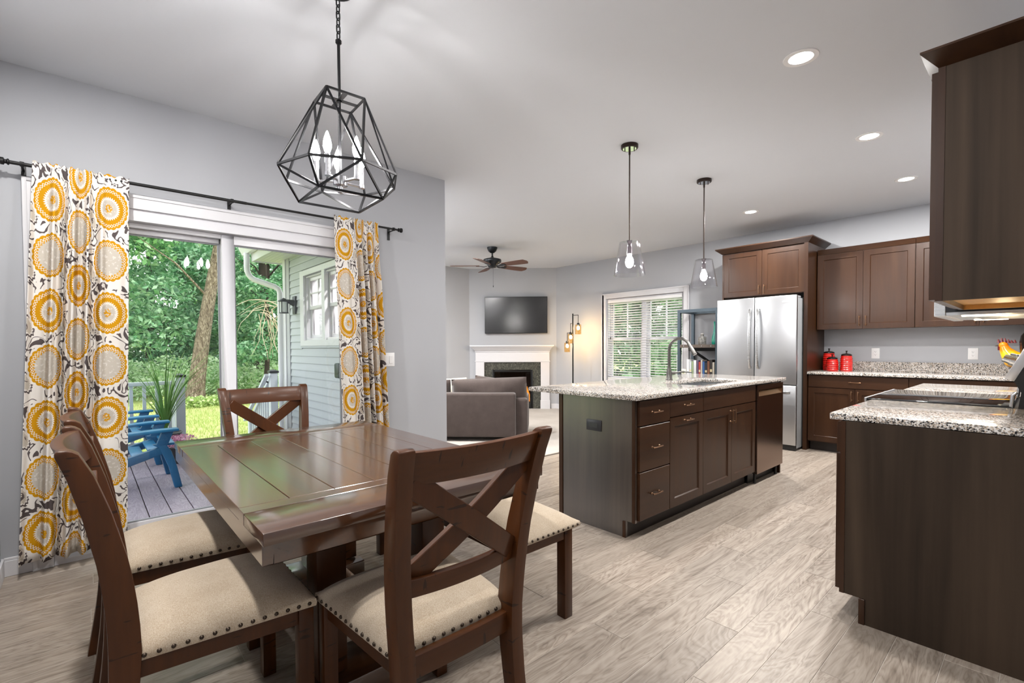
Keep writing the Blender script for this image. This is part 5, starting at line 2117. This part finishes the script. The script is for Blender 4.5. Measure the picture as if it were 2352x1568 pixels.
# ---------------------------------------------------------------- deck
DK = -.085
DECK = thing('deck', 'purple-grey composite deck outside the sliding door', 'deck', (0, 0, DK))
def deck_mat():
    t = NT('composite_board')
    oi = t.n('ObjectInfo')
    off = t.n('CombineXYZ')
    t.l(t.math('MULTIPLY', oi.outputs['Random'], 40), off.inputs[0])
    t.l(t.math('MULTIPLY', oi.outputs['Random'], 17), off.inputs[1])
    v = t.coords(scale=(1.2, 9, 1), loc=off.outputs[0])
    n = t.noise(v, 1.2, 3, .5, 1.0)
    r_ = t.math('ABSOLUTE', t.math('SUBTRACT', t.math('FRACT', t.math('MULTIPLY', n, 14)), .5))
    t.set(Base_Color=t.ramp(r_, [(0, lin('#8d8290')), (.5, lin('#a79caa'))]), Roughness=.55)
    t.bump(r_, .15, .004)
    return t.m
DB = deck_mat()
bmh = MB()
bmh.box(-1.85, 1.85, -.0685, .0685, -.025, 0)
DBM = bmh.mesh('deck_board', DB, bevel=.003, seg=1, smooth=0)
y = -1.17
while y < 2.25:
    b = link('deck_board', DBM, DECK)
    b.location = (-5.73, y, 0)
    y += .1445
m = MB()
for i in range(9):
    x = -7.5+i*.42
    m.box(x, x+.038, -1.24, 2.28, -.26, -.027)
m.box(-7.6, -7.57, -1.25, 2.3, -.4, -.0)
m.build('frame', mat('deck_frame', '#3a3531', .9), DECK, smooth=0)
RW = paint('rail_white', '#d5dbe4', .4, .0, 10)
RCAP = mat('post_cap', '#22262b', .4)
def post(par, x, y, z0, z1, s=.1):
    m = MB()
    m.box(x-s/2, x+s/2, y-s/2, y+s/2, z0, z1)
    p = m.build('post', RW, par, bevel=.004)
    c = MB()
    c.box(x-s*.62, x+s*.62, y-s*.62, y+s*.62, z1, z1+.03).frustum((x-s*.6, x+s*.6, y-s*.6, y+s*.6), (x-.01, x+.01, y-.01, y+.01), z1+.03, z1+.05)
    c.build('post_cap', RCAP, p, smooth=0)
RX = -7.5
rl = thing('deck_railing', 'pale grey deck railing with square balusters behind the blue chairs', 'railing')
post(rl, RX, .906, DK, .845)
post(rl, RX, -1.15, DK, .845)
m = MB()
m.box(RX-.04, RX+.04, -1.1, .856, .755, .80)
m.build('top_rail', RW, rl, bevel=.004)
m = MB()
m.box(RX-.03, RX+.03, -1.1, .856, .0, .05)
m.build('bottom_rail', RW, rl, bevel=.003)
mm = MB()
mm.box(-.018, .018, -.018, .018, .05, .755)
BAL = mm.mesh('baluster', RW, smooth=0)
y = -1.0
while y < .82:
    b = link('baluster', BAL, rl)
    b.location = (RX, y, 0)
    y += .128
# stair rails going down to the lawn
for yy, lab in ((.906, 'sloping stair railing running down from the left deck post'), (2.03, 'sloping stair railing with round-bracketed handrail beside the siding')):
    st = thing('stair_railing', lab, 'railing')
    if yy > 1:
        post(st, RX, yy, DK, .855)
    x1, dz = RX-1.25, .78
    post(st, x1, yy, GZ, .855-dz)
    m = MB()
    m.bar((RX-.04, yy, .80), (x1, yy, .80-dz), .075, .045)
    m.build('top_rail', RW, st, smooth=0)
    m = MB()
    m.bar((RX-.04, yy, .05), (x1, yy, .05-dz), .06, .045)
    m.build('bottom_rail', RW, st, smooth=0)
    for i in range(1, 10):
        t = i/10
        b = MB()
        x = RX-.04+(x1-RX+.04)*t
        b.box(x-.018, x+.018, yy-.018, yy+.018, .06-dz*t, .79-dz*t)
        b.build('baluster', RW, st, smooth=0)
    if yy > 1:
        m = MB()
        m.bar((RX+.05, yy-.1, .83), (x1, yy-.1, .80-dz+.02), .05, .04)
        m.build('handrail', RW, st, smooth=0)
        for t in (.08, .9):
            b = MB()
            x = RX+(x1-RX)*t
            b.tube([(x, yy-.09, .80-dz*t), (x, yy-.03, .77-dz*t)], .012, 8)
            b.build('handrail_bracket', RCAP, st)
sp_ = thing('deck_steps', 'deck steps down to the lawn between the stair railings', 'steps')
for i in range(3):
    m = MB()
    m.box(RX-.08-.36*(i+1), RX-.08-.36*i, .96, 1.98, DK-.17*(i+1)-.03, DK-.17*(i+1))
    m.build('tread', DB, sp_, smooth=0)

# ---------------------------------------------------------------- blue deck chairs
BLUE = mat('blue_resin', '#2478a8', .38)
BLUE2 = mat('blue_resin_dark', '#1c5f8c', .4)
def deck_chair(label, loc, rz):
    c = thing('deck_chair', label, 'chair', loc, rz, 'blue plastic deck chairs')
    # local: +x front, seat slopes back
    for s in (-1, 1):
        m = MB()
        y = s*.29
        m.loft([((.36, y+s*.03, .0), (.03, 0, 0), (0, .034, 0)), ((.32, y+s*.02, .2), (.032, 0, 0), (0, .034, 0)), ((.27, y, .36), (.045, 0, -.02), (0, .032, 0)), ((.22, y, .42), (.05, 0, 0), (0, .03, 0))])
        m.build('front_leg', BLUE2, c, bevel=.008, smooth=50)
        m = MB()
        m.loft([((-.24, y, .0), (.03, 0, 0), (0, .03, 0)), ((-.24, y, .2), (.035, 0, 0), (0, .03, 0)), ((-.2, y, .3), (.05, 0, 0), (0, .03, 0))])
        m.build('rear_leg', BLUE2, c, bevel=.006, smooth=50)
        m = MB()
        m.loft([((.28, y, .37), (0, .03, 0), (.0, 0, .035)), ((-.05, y, .27), (0, .03, 0), (0, 0, .04)), ((-.34, y, .17), (0, .03, 0), (0, 0, .035))])
        m.build('seat_rail', BLUE2, c, bevel=.006, smooth=50)
        m = MB()
        m.loft([((.37, y+s*.03, .545), (0, .055, 0), (0, 0, .012)), ((.2, y+s*.03, .545), (0, .065, 0), (0, 0, .013)), ((-.1, y+s*.02, .53), (0, .055, 0), (0, 0, .013)), ((-.33, y, .51), (0, .04, 0), (0, 0, .012))])
        m.build('armrest', BLUE, c, bevel=.008, smooth=50)
        m = MB()
        m.loft([((.24, y, .4), (.045, 0, 0), (0, .03, 0)), ((.29, y+s*.02, .54), (.045, 0, 0), (0, .03, 0))])
        m.build('arm_support', BLUE2, c, bevel=.006, smooth=50)
    for i in range(6):
        t = i/5
        x = .3-.58*t
        z = .405-.21*t
        m = MB()
        m.box(x-.046, x+.046, -.275, .275, z-.012, z+.012)
        m.build('seat_slat', BLUE, c, bevel=.006)
    for i in range(6):
        y = -.25+i*.1
        m = MB()
        hgt = .98-.12*abs(y/.25)**2
        m.loft([((-.30, y, .2), (0, .044, 0), (.01, 0, 0)), ((-.42, y, .55), (0, .044, 0), (.01, 0, 0)), ((-.55, y, hgt), (0, .04, 0), (.01, 0, 0))])
        m.build('back_slat', BLUE, c, bevel=.006)
    return c
deck_chair('blue plastic deck chair in front, partly hidden by the wide curtain', (-5.77, .27, DK), R(90))
deck_chair('blue plastic deck chair behind the other one, near the deck railing', (-6.97, .235, DK), R(90))
# ornamental grass in a pot and pink flowers
gp = thing('potted_grass', 'tall potted ornamental grass in front of the deck railing', 'plant', (-7.26, .72, DK))
MB().lathe([(0, 0), (.13, 0), (.17, .25), (.18, .26), (.165, .27), (.15, .25), (0, .24)], 20, cap=False).build('pot', mat('pot_dark', '#3a3a3d', .6), gp)
rr = random.Random(14)
GM = leaf_mat('long_blade', '#4f8a3a', '#86b356', '#c9dd8f', .3)
for k in range(64):
    a = rr.uniform(0, 6.28)
    L = rr.uniform(.7, 1.35)
    sp2 = rr.uniform(.15, .75)
    m = MB()
    fr = []
    sd = Vector((-math.sin(a), math.cos(a), 0))
    for i in range(8):
        t = i/7
        rad_ = sp2*L*t**1.6
        z = .22+L*(t-.42*sp2*t**3)
        fr.append(((math.cos(a)*rad_, math.sin(a)*rad_, z), sd*(.011*(1-t)+.0014), Vector((0, 0, .0006))))
    m.loft(fr)
    m.build('grass_blade', GM, gp, smooth=60)
fpn = thing('flower_pot', 'small pot of pink flowers at the foot of the deck post', 'plant', (-6.6, .80, DK))
MB().lathe([(0, 0), (.09, 0), (.12, .17), (.125, .18), (0, .17)], 18, cap=False).build('pot', mat('pot_black', '#1d1d20', .5), fpn)
link('blossoms', leaf_mesh('blossoms', [(0, 0, .24, .16, .16, .08)], 420, .035, leaf_mat('pink_petal', '#a3567c', '#cf8fae', '#ecc7d6'), 77), fpn)
# leafy vine by the curtain
vn = thing('tall_shrub', 'bright yellow-green leafy shrub peeking out beside the wide curtain', 'shrub', (-9.3, .0, GZ))
MB().tube([(0, 0, 0), (.02, .02, 1.2), (0, .0, 2.0)], [.03, .02, .01], 8).build('stem', BARKD, vn)
link('leaves', leaf_mesh('leaves', [(0, .05, 1.2+.25*i, .22, .2, .22) for i in range(4)], 420, .15, LEAF[3], 78, .2), vn)

# ---------------------------------------------------------------- house wing with clapboard siding
SIDE = paint('siding_paint', '#b4babf', .6, .02, 30)
sd_ = tag(link('wall_siding', None), kind='structure')
cb = {}
def board(x0, x1, z):
    k = round(x1-x0, 3)
    if k not in cb:
        mb = MB()
        L = x1-x0
        mb.prism([(0, 0, 0), (0, -.022, 0), (0, -.022, .012), (0, -.006, .108), (0, 0, .108)], (L, 0, 0))
        cb[k] = mb.mesh('clapboard', SIDE, smooth=0)
    o = link('clapboard', cb[k], sd_)
    o.location = (x0, SY0, z)
EX0, EX1 = -7.75, XL-.14
FWX0, FWX1, FWZ0, FWZ1 = -7.10, -5.35, 1.245, 2.29
z = -.62
while z < 2.56:
    if z+.1 > FWZ0 and z+.02 < FWZ1:
        board(EX0, FWX0, z)
        board(FWX1, EX1, z)
    else:
        board(EX0, EX1, z)
    z += .1012
m = MB()
m.box(-7.86, -7.745, SY0-.045, SY0+.09, GZ, 2.56)
m.build('corner_post', VINYL, sd_, smooth=0)
m = MB()
m.box(EX1-.0, EX1+.02, SY0-.05, SY0, GZ, 2.6).box(XL-.16, XL-.14, 1.72, SY0, GZ, 2.6)
m.build('inside_corner', VINYL, sd_, smooth=0)
# exterior cladding of the dining wall
m = MB()
m.box(XL-.158, XL-.141, -1.6, DY0-.1, GZ, 2.6).box(XL-.158, XL-.141, DY1+.1, SY0-.0, GZ, 2.6).box(XL-.158, XL-.141, DY0-.1, DY1+.1, DZ+.1, 2.6)
m.build('cladding', SIDE, sd_, smooth=0)
# window surround outside
m = MB()
cw = .09
m.box(FWX0, LX0, SY0-.04, SY0+.02, FWZ0, FWZ1).box(LX1, FWX1, SY0-.04, SY0+.02, FWZ0, FWZ1).box(LX0, LX1, SY0-.04, SY0+.02, FWZ0, LZ0).box(LX0, LX1, SY0-.04, SY0+.02, LZ1, FWZ1)
m.box((LX0+LX1)/2-.05, (LX0+LX1)/2+.05, SY0-.035, SY0+.02, LZ0, LZ1)
m.build('window_surround', VINYL, sd_, smooth=0)
m = MB()
m.box(FWX0-.02, FWX1+.02, SY0-.03, SY0, FWZ0-.03, FWZ0)
m.build('drip_edge', SIDE, sd_, smooth=0)
# soffit, fascia, gutter, downspout
m = MB()
m.box(-8.16, EX1, SY0-.38, SY0+.05, 2.556, 2.575)
for i in range(7):
    m.box(-8.16, EX1, SY0-.36+i*.058, SY0-.36+i*.058+.004, 2.55, 2.557)
m.build('soffit', VINYL, sd_, smooth=0)
m = MB()
m.box(-8.17, EX1, SY0-.40, SY0-.38, 2.54, 2.74).box(-8.18, -8.16, SY0-.40, SY0+2.4, 2.54, 2.74)
m.build('fascia', VINYL, sd_, smooth=0)
m = MB()
m.add([(-8.42, SY0-.41, 2.66), (-8.42, SY0-.47, 2.66), (-8.42, SY0-.52, 2.76), (-8.42, SY0-.52, 2.785), (-8.42, SY0-.41, 2.785), (EX1, SY0-.41, 2.66), (EX1, SY0-.47, 2.66), (EX1, SY0-.52, 2.76), (EX1, SY0-.52, 2.785), (EX1, SY0-.41, 2.785)],
      [(0, 1, 2, 3, 4), (9, 8, 7, 6, 5), (0, 5, 6, 1), (1, 6, 7, 2), (2, 7, 8, 3), (3, 8, 9, 4), (4, 9, 5, 0)])
m.build('gutter', VINYL, sd_, smooth=0)
m = MB()
m.prism([(-8.2, SY0-.46, 2.79), (-8.2, 5.2, 4.75), (-8.2, 5.2, 4.85), (-8.2, SY0-.46, 2.84)], (4.4, 0, 0))
m.build('roof', mat('shingle', '#5a5653', .9), sd_, smooth=0)
ds = MB()
path = [(-8.19, SY0-.46, 2.67), (-8.19, SY0-.46, 2.46), (-8.19, SY0-.455, 2.40), (-8.185, SY0-.44, 2.345), (-8.17, SY0-.41, 2.30), (-8.14, SY0-.37, 2.265), (-7.97, SY0-.13, 2.16), (-7.93, SY0-.085, 2.12), (-7.915, SY0-.07, 2.06), (-7.912, SY0-.07, 1.95), (-7.912, SY0-.07, GZ+.05)]
ds.tube(path, .042, 10)
ds.build('downspout', VINYL, sd_, smooth=40)
wl = thing('wall_lantern', 'grey outdoor wall lantern with frosted glass on the siding', 'lantern', (-7.36, SY0-.03, 1.84))
LNM = mat('lantern_grey', '#4a4d52', .45, .5)
m = MB()
m.box(-.06, .06, -.015, .03, -.13, .13)
m.build('back_plate', LNM, wl, bevel=.004)
m = MB()
m.tube([(0, -.01, .03), (0, -.08, .05), (0, -.13, .06)], [.05, .03, .02], 12)
m.build('arm', LNM, wl)
MB().lathe([(0, .10), (.02, .09), (.075, .055), (.08, .045), (.065, .04), (0, .04)], 16, (0, -.15, 0), cap=False).build('cap', LNM, wl)
m = MB()
for k in range(4):
    a = R(45+90*k)
    m.tube([(.06*math.cos(a), -.15+.06*math.sin(a), .045), (.06*math.cos(a), -.15+.06*math.sin(a), -.12)], .006, 6)
m.lathe([(0, -.125), (.065, -.125), (.065, -.112), (0, -.112)], 16, (0, -.15, 0), cap=False)
m.build('cage', LNM, wl)
MB().lathe([(0, -.11), (.05, -.11), (.05, .04), (0, .04)], 16, (0, -.15, 0), cap=False).build('glass', mat('frosted_glass', '#d5dbdb', .5), wl)
mt = thing('meter_box', 'dark green exterior outlet box on the siding beside the narrow curtain', 'outlet box', (-5.68, SY0-.02, .94))
m = MB()
m.box(-.075, .075, -.07, .01, -.09, .09)
m.build('cover', mat('box_green_black', '#1d2f33', .4), mt, bevel=.02, seg=3)
m = MB()
m.box(-.05, .05, -.015, .02, -.11, -.088)
m.build('hinge_base', mat('box_green_black', '#1d2f33', .4), mt, smooth=0)
